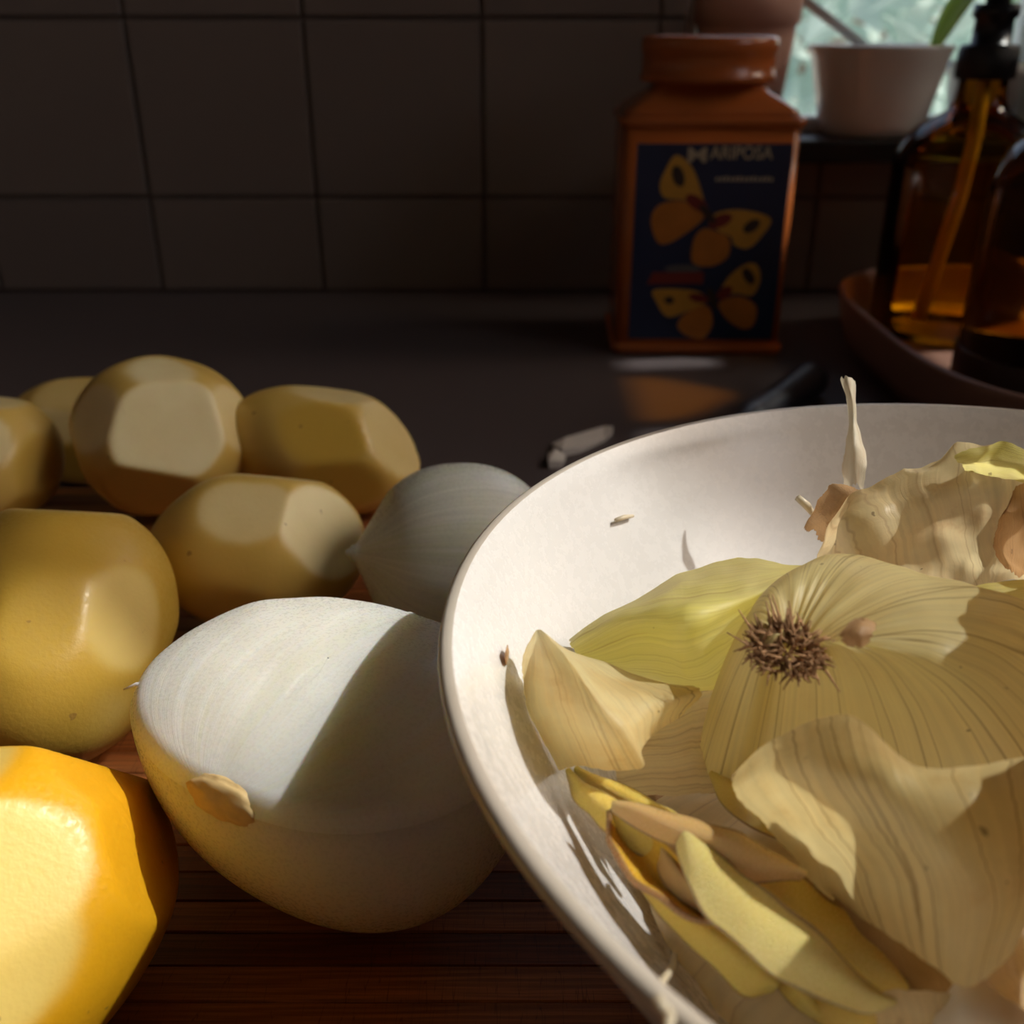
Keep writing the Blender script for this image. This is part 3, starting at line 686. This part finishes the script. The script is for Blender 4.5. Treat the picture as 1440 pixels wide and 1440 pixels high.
# lower layers of the heap that show through the gaps
rn = random.Random(9)
for i in range(9):
    a = i * 2 * math.pi / 9; rr = .040 + .010 * (i % 3)
    cx, cy = BC[0] + rr * math.cos(a) * 1.05, BC[1] + rr * math.sin(a) * 1.05
    z = .066 + .006 * (i % 3)
    V, F = [], []; m_ = 15
    for j in range(m_):
        for k in range(m_):
            x, y = (k / (m_ - 1) - .5), (j / (m_ - 1) - .5); q = Vector((x * 5 + i, y * 5, i * 3))
            sx = .082 * (1 - .5 * y * y); sy = .07
            ca, sa = math.cos(a + i), math.sin(a + i)
            V.append(Vector((x * sx * ca - y * sy * sa, x * sx * sa + y * sy * ca, .010 * (1 - 4 * (x * x + y * y)) + .005 * noise.noise(q))))
    V = [keep_in(v + Vector((cx, cy, z)), .0025) - Vector((cx, cy, z)) for v in V]
    F = [(j * m_ + k, j * m_ + k + 1, (j + 1) * m_ + k + 1, (j + 1) * m_ + k) for j in range(m_ - 1) for k in range(m_ - 1)]
    me = bpy.data.meshes.new('onion_skin'); me.from_pydata(V, [], F); uv = me.uv_layers.new(name='UVMap')
    for lp in me.loops: uv.data[lp.index].uv = ((lp.vertex_index % m_) / (m_ - 1), (lp.vertex_index // m_) / (m_ - 1))
    for q in me.polygons: q.use_smooth = True
    o = link('onion_skin', me, (SK_DARK, SK_BROWN, SK_TAN)[i % 3]); o.location = (cx, cy, z)
    tag(o, 'onion skin deep in the heap, mostly covered by the skins above', 'onion skin', 'buried onion skins in the bowl')

# ------------------------------------------------------------------ potatoes
def potato(c, axis, dims, seed, mat, label, facets, sub=5, k=60., base=.2, egg=.07):
    """peeled potato: ellipsoid with flat knife facets; facets = (outward normal, flatness, tone)"""
    rn = random.Random(seed); ax = Vector(axis).normalized(); a, b, h = dims
    rot = ax.to_track_quat('X', 'Z').to_matrix(); inv = rot.transposed(); pl = []
    def add(nl, fl, t):
        nl = nl.normalized(); pl.append((nl, math.sqrt((a * nl.x) ** 2 + (b * nl.y) ** 2 + (h * nl.z) ** 2) * fl, t))
    for nw, fl, t in facets: add(inv @ Vector(nw), fl, t)
    for i in range(7):
        th = 2 * math.pi * (i + rn.uniform(-.2, .2)) / 7; nl = Vector((rn.uniform(-.25, .25), math.cos(th), math.sin(th))).normalized()
        if all(nl.dot(q[0]) < .80 for q in pl): add(nl, rn.uniform(.90, .94), rn.choice((.1, .3, .6)))
    g = bmesh.new(); bmesh.ops.create_icosphere(g, subdivisions=sub, radius=1); tone = []
    for v in g.verts:
        d = v.co.normalized()
        asym = 1 + egg * d.x + .05 * noise.noise(d * 1.4 + Vector((seed, 0, 0)))
        re = asym / math.sqrt((d.x / a) ** 2 + (d.y / b) ** 2 + (d.z / h) ** 2)
        rs = [(re, base)]; acc = math.exp(-k * re / b)
        for nrm, dist, t in pl:
            q = nrm.dot(d)
            if q > .05:
                r = dist / q; acc += math.exp(-k * r / b)
                rs.append((r * (1 + .010 * noise.noise(d * 5 + Vector((seed, 0, 0)))), t))
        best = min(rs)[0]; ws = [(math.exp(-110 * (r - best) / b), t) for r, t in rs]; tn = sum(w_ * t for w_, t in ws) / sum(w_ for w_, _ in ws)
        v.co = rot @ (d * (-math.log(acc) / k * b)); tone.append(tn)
    zmin = min(v.co.z for v in g.verts)
    o = fin('peeled_potato', g, mat); o.location = c
    at = o.data.attributes.new('tone', 'FLOAT', 'POINT')
    for i, t in enumerate(tone): at.data[i].value = t
    tag(o, label, 'potato', 'peeled potatoes on the board'); return o, zmin
def rest(po, z): o, zm = po; o.location.z = z - zm
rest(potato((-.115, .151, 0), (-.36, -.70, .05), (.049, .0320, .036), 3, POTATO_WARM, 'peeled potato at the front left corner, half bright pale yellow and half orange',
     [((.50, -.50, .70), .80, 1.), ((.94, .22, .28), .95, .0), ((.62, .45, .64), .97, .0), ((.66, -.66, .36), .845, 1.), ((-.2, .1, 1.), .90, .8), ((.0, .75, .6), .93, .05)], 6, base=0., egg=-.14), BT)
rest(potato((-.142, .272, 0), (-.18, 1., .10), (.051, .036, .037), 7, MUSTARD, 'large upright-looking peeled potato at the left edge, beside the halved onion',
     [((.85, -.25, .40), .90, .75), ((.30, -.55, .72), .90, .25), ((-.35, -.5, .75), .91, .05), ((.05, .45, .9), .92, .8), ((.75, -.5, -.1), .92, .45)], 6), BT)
rest(potato((-.097, .338, 0), (1., .22, -.04), (.040, .031, .030), 12, POTATO, 'peeled potato lying behind the halved onion, touching the shaded onion',
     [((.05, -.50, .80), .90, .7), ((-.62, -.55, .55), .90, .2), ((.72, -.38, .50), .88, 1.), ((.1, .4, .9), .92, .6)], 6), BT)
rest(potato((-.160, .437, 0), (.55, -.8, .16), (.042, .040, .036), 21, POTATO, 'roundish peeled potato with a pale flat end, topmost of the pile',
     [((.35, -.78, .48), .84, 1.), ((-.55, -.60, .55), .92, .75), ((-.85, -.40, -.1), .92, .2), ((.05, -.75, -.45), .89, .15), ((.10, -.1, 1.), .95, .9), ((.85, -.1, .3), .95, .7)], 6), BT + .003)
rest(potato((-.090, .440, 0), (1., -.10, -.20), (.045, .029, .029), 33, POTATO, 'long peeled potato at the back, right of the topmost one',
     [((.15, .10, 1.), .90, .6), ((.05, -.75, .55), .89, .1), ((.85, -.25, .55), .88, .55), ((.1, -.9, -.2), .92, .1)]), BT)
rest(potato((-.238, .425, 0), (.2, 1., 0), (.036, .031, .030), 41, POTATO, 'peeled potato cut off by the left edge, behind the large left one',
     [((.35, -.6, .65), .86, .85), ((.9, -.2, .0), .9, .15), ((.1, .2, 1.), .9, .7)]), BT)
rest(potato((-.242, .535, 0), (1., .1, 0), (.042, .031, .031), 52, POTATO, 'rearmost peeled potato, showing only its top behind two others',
     [((.0, -.4, .9), .9, .4)]), .0)

# ------------------------------------------------------------------ halved onion, cut face up
def half_onion():
    n = Vector((.0, -.03, 1)).normalized(); p0 = U(440, 1010, .0925)
    rootp, stem = UP(312, 1108, p0, n), UP(588, 868, p0, n); Lp, Rp, Tp = UP(186, 965, p0, n), UP(690, 1090, p0, n), UP(372, 830, p0, n)
    c = (rootp + stem) / 2; ax = (stem - rootp); hl = ax.length / 2; ax.normalize(); q = n.cross(ax).normalized()
    wl = (Lp - c).dot(q); wt = (Tp - c).dot(q); wr = -(Rp - c).dot(q)
    print('ONION', hl, wl, wt, wr, c)
    hw = (wl * 1.16, wr); hl *= 1.04
    dep = .0545; NT, NR = 144, 46
    def outline(th):
        ct, st = math.cos(th), math.sin(th)
        W = hw[0] if st > 0 else hw[1]
        e = 2.25
        r = 1 / ((abs(ct) / hl) ** e + (abs(st) / W) ** e) ** (1 / e)
        return r * ct, r * st
    root = empty('halved_onion', c); tag(root, 'halved white onion, cut face up, on the board left of the bowl', 'onion')
    def tomesh(name, rings, mat, uvf, close):
        V = []; F = []
        for r in rings: V += r
        for j in range(len(rings) - 1):
            for k in range(NT): F.append((j * NT + k, j * NT + (k + 1) % NT, (j + 1) * NT + (k + 1) % NT, (j + 1) * NT + k))
        F.append(tuple(range(close * NT, close * NT + NT)))
        me = bpy.data.meshes.new(name); me.from_pydata(V, [], F); uv = me.uv_layers.new(name='UVMap')
        for lp in me.loops: uv.data[lp.index].uv = uvf(lp.vertex_index)
        for p in me.polygons: p.use_smooth = True
        me.flip_normals()
        return link(name, me, mat, root)
    # face: slightly domed, with stepped layers that run from root to stem
    rings = []; UVf = []
    for j in range(NR + 1):
        s = .004 + .996 * j / NR; r = []
        for k in range(NT):
            x, y = outline(2 * math.pi * k / NT); x *= s; y *= s
            wv = y / (hw[0] if y > 0 else hw[1]) / max(.18, math.sqrt(max(0.001, 1 - (x / hl) ** 2)))
            wv = max(-1.2, min(1.2, wv)); step = .5 - ((abs(wv) * 5.0 + .3 * noise.noise(Vector((x * 60, y * 60, 0)))) % 1)
            z = (.0100 * (1 - s ** 2.4)) + .00018 * step * (1 - s ** 8) * min(1, s * 4) + .0006 * noise.noise(Vector((x * 70, y * 70, 3)))
            if s > .93: z -= .0035 * ((s - .93) / .07) ** 2
            r.append(ax * x + q * y + n * z); UVf.append((wv * .5 + .5, x / hl * .5 + .5))
        rings.append(r)
    tomesh('cut_face', rings, ONION, lambda i: UVf[i], 0)
    last = rings[-1]; rings2 = []; UVs = []
    for j in range(40):
        ps = j / 39 * 1.52; r = []
        for k in range(NT):
            x, y = outline(2 * math.pi * k / NT)
            sc = math.cos(ps) ** .80; b = 1 + .05 * math.sin(ps * 2)
            z = -.0035 - dep * math.sin(ps)
            lean = Vector((.004 * math.sin(ps), 0, 0))
            r.append((ax * x + q * y) * sc * b + n * z + lean); UVs.append((k / NT * 2, ps))
        if j == 0: r = last
        rings2.append(r)
    def uvs(i):
        return ((math.atan2(1, 1) * 0 + UVs[i][0]), UVs[i][1] * .6)
    body = tomesh('bulb_side', rings2, ONION_SIDE_GLOW, uvs, 39); body['label'] = 'outer curve of the bulb with yellow glow painted in'
    # root plate: tan crust at the root end of the edge
    g = bmesh.new(); bmesh.ops.create_icosphere(g, subdivisions=4, radius=1)
    for v in g.verts:
        d = v.co.copy(); rr = 1 + .12 * noise.noise(d * 3)
        v.co = ax * (-hl * .940 + d.x * .0034 * rr) + q * (d.y * .0110 * rr) + n * (-.0040 + d.z * .0056 * rr)
    fin('root_plate', g, PLATE, root)['label'] = 'tan root end'
    # stem: torn layer ends
    for dy, ln, hh in ((.002, .004, -.002), (-.006, .004, -.003)):
        g = bmesh.new(); NN = 14
        pts = [ax * (hl * .90 + ln * i / NN) + q * (dy * (1 - .5 * i / NN)) + n * (hh - .004 * i / NN) for i in range(NN + 1)]
        tube(g, pts, [.0040 * (1 - .75 * (i / NN)) for i in range(NN + 1)], 12); fin('stem_layer', g, ONION, root)
    g = bmesh.new(); e = UP(180, 964, p0, n) - c; tube(g, [e + Vector((.006, 0, 0)), e + Vector((.002, 0, .0004)), e + Vector((-.0008, -.001, -.0005))], [.0008, .0005, .0002], 8); fin('torn_shred', g, ONION, root)
    zm = min((root.matrix_world @ v.co).z + c.z for v in body.data.vertices); print('onion bottom', zm, c)
half_onion()
# whole peeled onion behind
def whole_onion(c, axis, rad, ln, label):
    ax = Vector(axis).normalized(); m3 = ax.to_track_quat('Z', 'Y').to_matrix(); NT, NR = 128, 64; V = []; F = []; UVs = []
    for j in range(NR + 1):
        t = j / NR; a = math.pi * t; z = -math.cos(a) * ln
        r = rad * math.sin(a) ** .85
        if t > .80: r *= 1 - .28 * ((t - .8) / .2); z += .006 * ((t - .8) / .2) ** 2
        r = max(r, .0028)
        for k in range(NT):
            th = 2 * math.pi * k / NT
            q = r * (1 + .010 * math.sin(th * 9 + math.sin(th * 3)) * math.sin(a) + .012 * noise.noise(Vector((math.cos(th) * 1.5, math.sin(th) * 1.5, t * 2))))
            q *= 1 + .016 * math.sin(th * 14 + 1.5 * math.sin(th * 4)) * t * t * (1 - t)
            V.append(m3 @ Vector((q * math.cos(th), q * math.sin(th), z))); UVs.append((k / NT * 2, t))
    for j in range(NR):
        for k in range(NT): F.append((j * NT + k, j * NT + (k + 1) % NT, (j + 1) * NT + (k + 1) % NT, (j + 1) * NT + k))
    F.append(tuple(range(NT))); F.append(tuple(range(NR * NT, NR * NT + NT)))
    root = empty('peeled_onion', c); tag(root, label, 'onion')
    me = bpy.data.meshes.new('bulb'); me.from_pydata(V, [], F); uv = me.uv_layers.new(name='UVMap')
    for lp in me.loops: uv.data[lp.index].uv = UVs[lp.vertex_index]
    for p in me.polygons: p.use_smooth = True
    link('bulb', me, ONION_SHADED, root)
    g = bmesh.new(); e = ax * (ln + .006); tube(g, [e - ax * .004, e, e + ax * .002], [.0030, .0020, .0008], 12); fin('stem_end', g, ONION_SHADED, root)
    root.location.z = BT - min(v.z for v in V)
whole_onion(Vector((-.018, .323, .065)), (-.9, -.30, .22), .0345, .034, 'peeled white onion with grey shade in its colour, half hidden behind the bowl')

# ------------------------------------------------------------------ square tin
def rrect(hw, hd, r, n=6):
    p = []
    for cx, cy, a0 in ((hw - r, hd - r, 0), (-hw + r, hd - r, 90), (-hw + r, -hd + r, 180), (hw - r, -hd + r, 270)):
        for i in range(n + 1):
            a = R(a0 + 90 * i / n); p.append((cx + r * math.cos(a), cy + r * math.sin(a)))
    return p
def loft(bm, secs, cap0=True, cap1=True):
    rings = [[bm.verts.new((x, y, z)) for x, y in pts] for pts, z in secs]; n = len(rings[0])
    for a, b in zip(rings, rings[1:]):
        for k in range(n): bm.faces.new((a[k], a[(k + 1) % n], b[(k + 1) % n], b[k]))
    if cap0: bm.faces.new(rings[0][::-1])
    if cap1: bm.faces.new(rings[-1])
TW, TD, TZ = .0665, .052, .176
tin = empty('spice_tin', (.1475, .787 + TD, 0), R(-1.5)); tag(tin, 'square orange tin with a round lid and blue butterfly print, by the tiled wall', 'tin')
bm = bmesh.new(); loft(bm, [(rrect(TW - .002, TD - .002, .008), .006), (rrect(TW - .002, TD - .002, .008), TZ - .006)]); fin('body', bm, ORANGE, tin)
bm = bmesh.new(); loft(bm, [(rrect(TW - .001, TD - .001, .008), 0), (rrect(TW + .001, TD + .001, .009), .002), (rrect(TW + .001, TD + .001, .009), .007), (rrect(TW - .002, TD - .002, .008), .009)]); fin('base_seam', bm, ORANGE, tin)
bm = bmesh.new(); loft(bm, [(rrect(TW - .002, TD - .002, .008), TZ - .008), (rrect(TW + .001, TD + .001, .009), TZ - .005), (rrect(TW + .001, TD + .001, .009), TZ - .001), (rrect(TW - .001, TD - .001, .008), TZ)]); fin('top_seam', bm, ORANGE, tin)
def circ(r, n=28):
    return [(r * math.cos(R(45 * 0) + 2 * math.pi * (k + .5) / n), r * math.sin(2 * math.pi * (k + .5) / n)) for k in range(n)]
def blend(t):
    A = rrect(TW - .002, TD - .002, .008); B = []
    for x, y in A:
        l = math.hypot(x, y); B.append((x / l * .046, y / l * .046))
    return [(a[0] * (1 - t) + b[0] * t, a[1] * (1 - t) + b[1] * t) for a, b in zip(A, B)]
bm = bmesh.new(); loft(bm, [(blend(0), TZ - .001), (blend(.12), TZ + .004), (blend(.5), TZ + .011), (blend(.85), TZ + .016), (blend(1), TZ + .021), (blend(1), TZ + .026)]); fin('shoulder', bm, ORANGE, tin)
bm = bmesh.new(); lathe(bm, [(0, .198), (.049, .198), (.0505, .1985), (.0505, .203), (.0495, .204), (.0495, .2175), (.0505, .2185), (.0505, .2265), (.049, .2285), (.0455, .229), (.044, .2275), (0, .2275)], 96); fin('lid', bm, ORANGE, tin)
PX0, PX1, PZ0, PZ1 = -.0545, .0585, .012, .158
yf = -(TD - .002)
def plate(name, pts, d0, d1, mat, parent):
    g = bmesh.new(); A = [g.verts.new((x, yf - d1, z)) for x, z in pts]; B = [g.verts.new((x, yf - d0 + .0003, z)) for x, z in pts]; n = len(A)
    g.faces.new(A); g.faces.new(B[::-1])
    for k in range(n): g.faces.new((A[k], B[k], B[(k + 1) % n], A[(k + 1) % n]))
    return fin(name, g, mat, parent, False)
panel = plate('label_panel', [(PX0, PZ0), (PX1, PZ0), (PX1, PZ1), (PX0, PZ1)], 0, .0004, BLUE, tin); panel['label'] = 'dark blue printed front panel'
def q2(x, y):
    v = (y - 100) / 1187; u = (x - (170 - 75 * v)) / (935 - 85 * v)
    return PX0 + u * (PX1 - PX0), PZ1 - v * (PZ1 - PZ0)
def smooth_poly(pts, n=40):
    P = [q2(*p) + (0,) for p in pts]; m = len(P); L = spline([P[-2], P[-1]] + P + [P[0], P[1], P[2]], (m + 4) * 8 + 1)
    return [(a, b) for a, b, _ in L[16:16 + m * 8:1]]
wings = [([(565, 430), (500, 240), (400, 165), (330, 260), (300, 340), (330, 410), (450, 425), (565, 475)], WINGY), ([(540, 490), (440, 430), (300, 450), (245, 540), (280, 670), (350, 680), (480, 600), (560, 530)], WING),
         ([(610, 530), (660, 490), (800, 480), (960, 530), (900, 640), (820, 710), (740, 690), (720, 640), (640, 600)], WINGY), ([(570, 590), (640, 610), (710, 650), (700, 760), (600, 820), (490, 800), (490, 690), (520, 620)], WING),
         ([(560, 1010), (480, 970), (260, 970), (270, 1050), (330, 1140), (440, 1110), (550, 1060)], WINGY), ([(570, 1070), (440, 1120), (390, 1200), (440, 1260), (540, 1280), (600, 1180)], WING),
         ([(640, 1000), (700, 890), (800, 810), (870, 810), (890, 900), (840, 1000), (740, 990), (660, 1020)], WINGY), ([(640, 1050), (760, 1010), (860, 1070), (840, 1190), (770, 1215), (680, 1150)], WING)]
for pts, mt in wings: plate('butterfly_wing', smooth_poly(pts), .0004, .0008, mt, panel)
def oval(cx, cy, rx, ry, a, n=24):
    return [q2(cx + rx * math.cos(t) * math.cos(a) - ry * math.sin(t) * math.sin(a), cy + rx * math.cos(t) * math.sin(a) + ry * math.sin(t) * math.cos(a)) for t in [2 * math.pi * k / n for k in range(n)]]
for cx, cy, rx, ry, a in ((412, 285, 62, 36, 1.3), (845, 575, 58, 32, -.6), (345, 1035, 30, 24, 0), (820, 880, 55, 32, 1.1)): plate('wing_spot', oval(cx, cy, rx, ry, a), .0008, .0011, WINGD, panel)
for cx, cy, rx, ry, a in ((520, 440, 75, 38, .6), (660, 545, 75, 36, -.4), (520, 1020, 60, 28, .2), (675, 985, 55, 32, -.7)): plate('wing_base', oval(cx, cy, rx, ry, a), .0008, .0010, WINGR, panel)
for cx, cy, a in ((585, 505, .9), (600, 1025, 1.3)): plate('butterfly_body', oval(cx, cy, 72, 24, a), .0010, .0014, WINGD, panel)
plate('red_ribbon', [q2(250, 860), q2(555, 855), q2(550, 930), q2(215, 935)], .0004, .0006, WINGR, panel)
plate('grey_arc', oval(430, 838, 110, 26, 0), .0003, .0005, plain('print_grey', (.12, .13, .14), .5), panel)
def text(s, size, x, z, mat, parent):
    cu = bpy.data.curves.new('lettering', 'FONT'); cu.body = s; cu.size = size; cu.extrude = .0003; cu.offset = .00012; cu.align_x = 'LEFT'; cu.materials.append(mat)
    t_ = bpy.data.objects.new('t', cu); C.objects.link(t_); me = bpy.data.meshes.new_from_object(t_.evaluated_get(bpy.context.evaluated_depsgraph_get())); bpy.data.objects.remove(t_)
    o = bpy.data.objects.new('lettering', me); C.objects.link(o); o.parent = parent; o.location = (x, yf - .0008, z); o.rotation_euler = (R(90), 0, 0); return o
x, z = q2(470, 205); o = text('M', .0150, x, z, CREAM, panel); o['label'] = 'cream lettering'; o.scale = (1.38, 1.0, 1); o.location.x -= .0016
x, z = q2(605, 190); o = text('ARIPOSA', .0112, x - .0004, z + .0006, CREAM, panel); o.scale = (1.02, 1.15, 1)
for k in range(13):
    x, z = q2(635 + k * 27, 312); plate('small_print', [(x, z), (x + .0021, z), (x + .0021, z + .0026 + .0006 * (k % 3)), (x, z + .0026)], .0004, .0006, CREAM, panel)

# ------------------------------------------------------------------ tray and bottles
def sup(a, b, e, n=120): return [(math.copysign(abs(math.cos(t)) ** (2 / e), math.cos(t)) * a, math.copysign(abs(math.sin(t)) ** (2 / e), math.sin(t)) * b) for t in [2 * math.pi * k / n for k in range(n)]]
TC = (.452, .715)
tray = empty('tray', (TC[0], TC[1], 0)); tag(tray, 'rounded clay-coloured tray holding the two bottles', 'tray')
bm = bmesh.new(); A, B, E_ = .195, .198, 3.4
loft(bm, [(sup(A - .016, B - .016, E_), 0), (sup(A - .010, B - .010, E_), .002), (sup(A - .003, B - .003, E_), .02), (sup(A, B, E_), .040), (sup(A + .0006, B + .0006, E_), .0435), (sup(A - .001, B - .001, E_), .0452), (sup(A - .004, B - .004, E_), .0446), (sup(A - .005, B - .005, E_), .041),
          (sup(A - .010, B - .010, E_), .018), (sup(A - .018, B - .018, E_), .009), (sup(A - .028, B - .028, E_), .0075)])
fin('tray_shell', bm, CLAY, tray)
# amber bottle
AB = (.352, .828)
amb = empty('pump_bottle', (AB[0], AB[1], .0078)); tag(amb, 'amber glass bottle with a black pump, at the back of the tray', 'bottle')
bm = bmesh.new(); lathe(bm, [(0, .002), (.05, .001), (.0545, .004), (.056, .010), (.056, .128), (.0545, .140), (.050, .150), (.041, .159), (.030, .165), (.022, .170), (.0185, .177), (.0175, .186), (.0175, .205)], 96); fin('glass_body', bm, AMBER, amb)
bm = bmesh.new(); lathe(bm, [(0, .006), (.050, .007), (.0535, .012), (.0535, .126), (.052, .135), (0, .135)], 72); fin('liquid', bm, LIQ, amb)
bm = bmesh.new(); tube(bm, [(0, 0, .196), (.001, 0, .15), (-.003, -.002, .11), (-.022, -.010, .012)], .0056, 12); fin('dip_tube', bm, plain('milky_tube', (.75, .62, .42), .4), amb)
bm = bmesh.new(); lathe(bm, [(0, .192), (.0205, .192), (.021, .193), (.021, .213), (.020, .215), (.014, .216), (.0135, .232), (.016, .234), (.016, .242), (0, .243)], 48)
for k in range(36):
    a = 2 * math.pi * k / 36; box(bm, .0205 * math.cos(a) - .0007, .0205 * math.cos(a) + .0007, .0205 * math.sin(a) - .0007, .0205 * math.sin(a) + .0007, .193, .212)
fin('pump_collar', bm, BLACKP, amb)
bm = bmesh.new(); tube(bm, [(0, 0, .242), (0, 0, .262), (.012, -.004, .270), (.045, -.016, .266), (.052, -.018, .258)], [.009, .010, .009, .006, .005], 16); fin('pump_spout', bm, BLACKP, amb)
# dark dispenser
DB = (.366, .672)
drk = empty('soap_dispenser', (DB[0], DB[1], .0078)); tag(drk, 'very dark brown round-shouldered bottle at the right edge, in the tray', 'bottle')
bm = bmesh.new(); lathe(bm, [(0, 0), (.056, 0), (.0595, .003), (.0605, .008), (.0605, .120), (.0595, .134), (.0565, .147), (.051, .158), (.042, .168), (.030, .175), (.018, .179), (.0165, .183), (.0165, .192), (0, .192)], 96); o = fin('bottle_body', bm, DAMBER, drk); o.cycles.is_caustics_caster = True
bm = bmesh.new(); lathe(bm, [(0, .190), (.019, .190), (.019, .206), (.008, .208), (.007, .226), (.012, .228), (.012, .236), (0, .237)], 40); tube(bm, [(0, 0, .232), (.03, -.02, .232), (.04, -.027, .226)], [.006, .005, .004], 12); fin('pump_head', bm, BLACKP, drk)
bm = bmesh.new(); lathe(bm, [(0, .0002), (.0612, .0002), (.0618, .004), (.0618, .030), (.0608, .0315), (.0606, .0085), (0, .0085)], 72); fin('added_mask_sleeve', bm, DARKB, drk)  # added dark sleeve hiding the sunlit tray refracted in the bottle base

# ------------------------------------------------------------------ sill things
pot = empty('terracotta_pot', (.2125, 1.03, WZ0)); tag(pot, 'pinkish terracotta pot on the window sill behind the tin lid', 'pot')
bm = bmesh.new(); lathe(bm, [(0, 0), (.034, 0), (.036, .003), (.044, .08), (.0445, .092), (.048, .093), (.049, .118), (.047, .120), (.044, .118), (.041, .09), (0, .088)], 72); fin('pot_shell', bm, TERRA, pot)
bm = bmesh.new(); lathe(bm, [(0, .097), (.03, .098), (.0415, .096), (.0415, .086), (0, .086)], 40); fin('soil', bm, plain('soil', (.05, .035, .025), .95, var=.4, scale=300), pot)
cup = empty('ceramic_bowl', (.332, 1.012, WZ0)); tag(cup, 'small white ceramic bowl on the black window sill', 'bowl')
bm = bmesh.new(); lathe(bm, [(0, .002), (.036, .002), (.040, 0), (.043, .001), (.0475, .010), (.0545, .040), (.060, .066), (.0635, .073), (.0635, .0755), (.0615, .0762), (.058, .070), (.0515, .040), (.044, .014), (.03, .008), (0, .007)], 96); fin('bowl_shell', bm, PORC, cup)
pl = empty('potted_plant', (.436, 1.022, WZ0)); tag(pl, 'small plant with lime green leaves on the sill behind the amber bottle', 'plant')
bm = bmesh.new(); lathe(bm, [(0, 0), (.026, 0), (.033, .05), (.036, .052), (.036, .062), (.033, .062), (.030, .05), (0, .048)], 48); fin('plant_pot', bm, WHITEP, pl)
def leaf(p0, d, droop, ln, wd, parent):
    g = bmesh.new(); d = Vector(d).normalized(); side = d.cross(Vector((0, 0, 1))).normalized(); rows = []
    for i in range(10):
        t = i / 9; c_ = Vector(p0) + d * ln * t + Vector((0, 0, -droop * t * t)); hw_ = wd * math.sin(math.pi * (t * .92 + .06)) ** .8
        rows.append([g.verts.new(c_ + side * hw_ * s + Vector((0, 0, .25 * hw_ * abs(s)))) for s in (-1, -.5, 0, .5, 1)])
    for a, b in zip(rows, rows[1:]):
        for k in range(4): g.faces.new((a[k], a[k + 1], b[k + 1], b[k]))
    o = fin('leaf', g, LEAF, parent); md = o.modifiers.new('thickness', 'SOLIDIFY'); md.thickness = .0006
for (dx, dy, h, ln, dr) in ((-.9, -.30, .122, .050, .068), (-.5, -.6, .135, .060, .012), (.5, -.6, .120, .06, .05), (.9, -.1, .14, .06, .03), (.2, -.9, .13, .06, .01), (-.2, .5, .15, .05, .0), (.6, .4, .13, .05, .02), (-.9, .2, .150, .05, .0)):
    d = Vector((dx, dy, 0)).normalized(); e = d * .018
    g = bmesh.new(); tube(g, [(0, 0, .05), (d.x * .006, d.y * .006, h * .7), (e.x, e.y, h)], [.0016, .0014, .001], 6); fin('stem', g, LEAF, pl)
    leaf((e.x, e.y, h), d + Vector((0, 0, .1)), dr, ln, .017, pl)

# ------------------------------------------------------------------ knife handle and scraps on the counter
kn = empty('kitchen_knife', (.19, .655, .012)); tag(kn, 'kitchen knife with a black handle lying on the counter behind the bowl', 'knife')
h0, h1 = U(1150, 527, .0125), U(1060, 590, .0125); dv = (h1 - h0).normalized(); o0 = Vector((.19, .655, .012))
g = bmesh.new(); L_ = (h1 - h0).length + .03; NN = 20; pts = [h0 - o0 + dv * L_ * i / NN for i in range(NN + 1)]
prof = [.005, .0105, .0128] + [.0132 - .0015 * math.sin(math.pi * i / 15) for i in range(15)] + [.0105, .010, .008]
tube(g, pts, prof[:NN + 1], 18); fin('handle', g, BLACKP, kn)
g = bmesh.new(); sd = dv.cross(Vector((0, 0, 1))).normalized(); b0 = h0 - o0 + dv * L_; ln = .13
blade = [b0 + sd * .010, b0 - sd * .012, b0 + dv * ln * .75 - sd * .012, b0 + dv * ln * .98 - sd * .002, b0 + dv * ln * .8 + sd * .006]
A_ = [g.verts.new(p + Vector((0, 0, .0008))) for p in blade]; B_ = [g.verts.new(p - Vector((0, 0, .0008))) for p in blade]
g.faces.new(A_); g.faces.new(B_[::-1])
for k in range(5): g.faces.new((A_[k], B_[k], B_[(k + 1) % 5], A_[(k + 1) % 5]))
fin('blade', g, STEEL, kn, False)
def scrap(pts, h, label):
    P = [U(u, v, .0) for u, v in pts]; c_ = sum(P, Vector()) / len(P); g = bmesh.new()
    A_ = [g.verts.new(p - c_ + Vector((0, 0, h + .002 * math.sin(i * 2.1)))) for i, p in enumerate(P)]; B_ = [g.verts.new((p - c_) * .97 + Vector((0, 0, .0002))) for p in P]; n_ = len(P)
    g.faces.new(A_); g.faces.new(B_[::-1])
    for k in range(n_): g.faces.new((A_[k], B_[k], B_[(k + 1) % n_], A_[(k + 1) % n_]))
    o = fin('onion_scrap', g, WHITEBIT, None, False); o.location = c_; tag(o, label, 'scrap')
scrap([(776, 632), (795, 627), (825, 614), (850, 607), (862, 611), (850, 622), (815, 638), (790, 643)], .004, 'larger white onion scrap on the counter behind the bowl rim')
scrap([(770, 646), (782, 643), (796, 646), (790, 658), (772, 660)], .004, 'smaller white onion scrap beside the larger one on the counter')
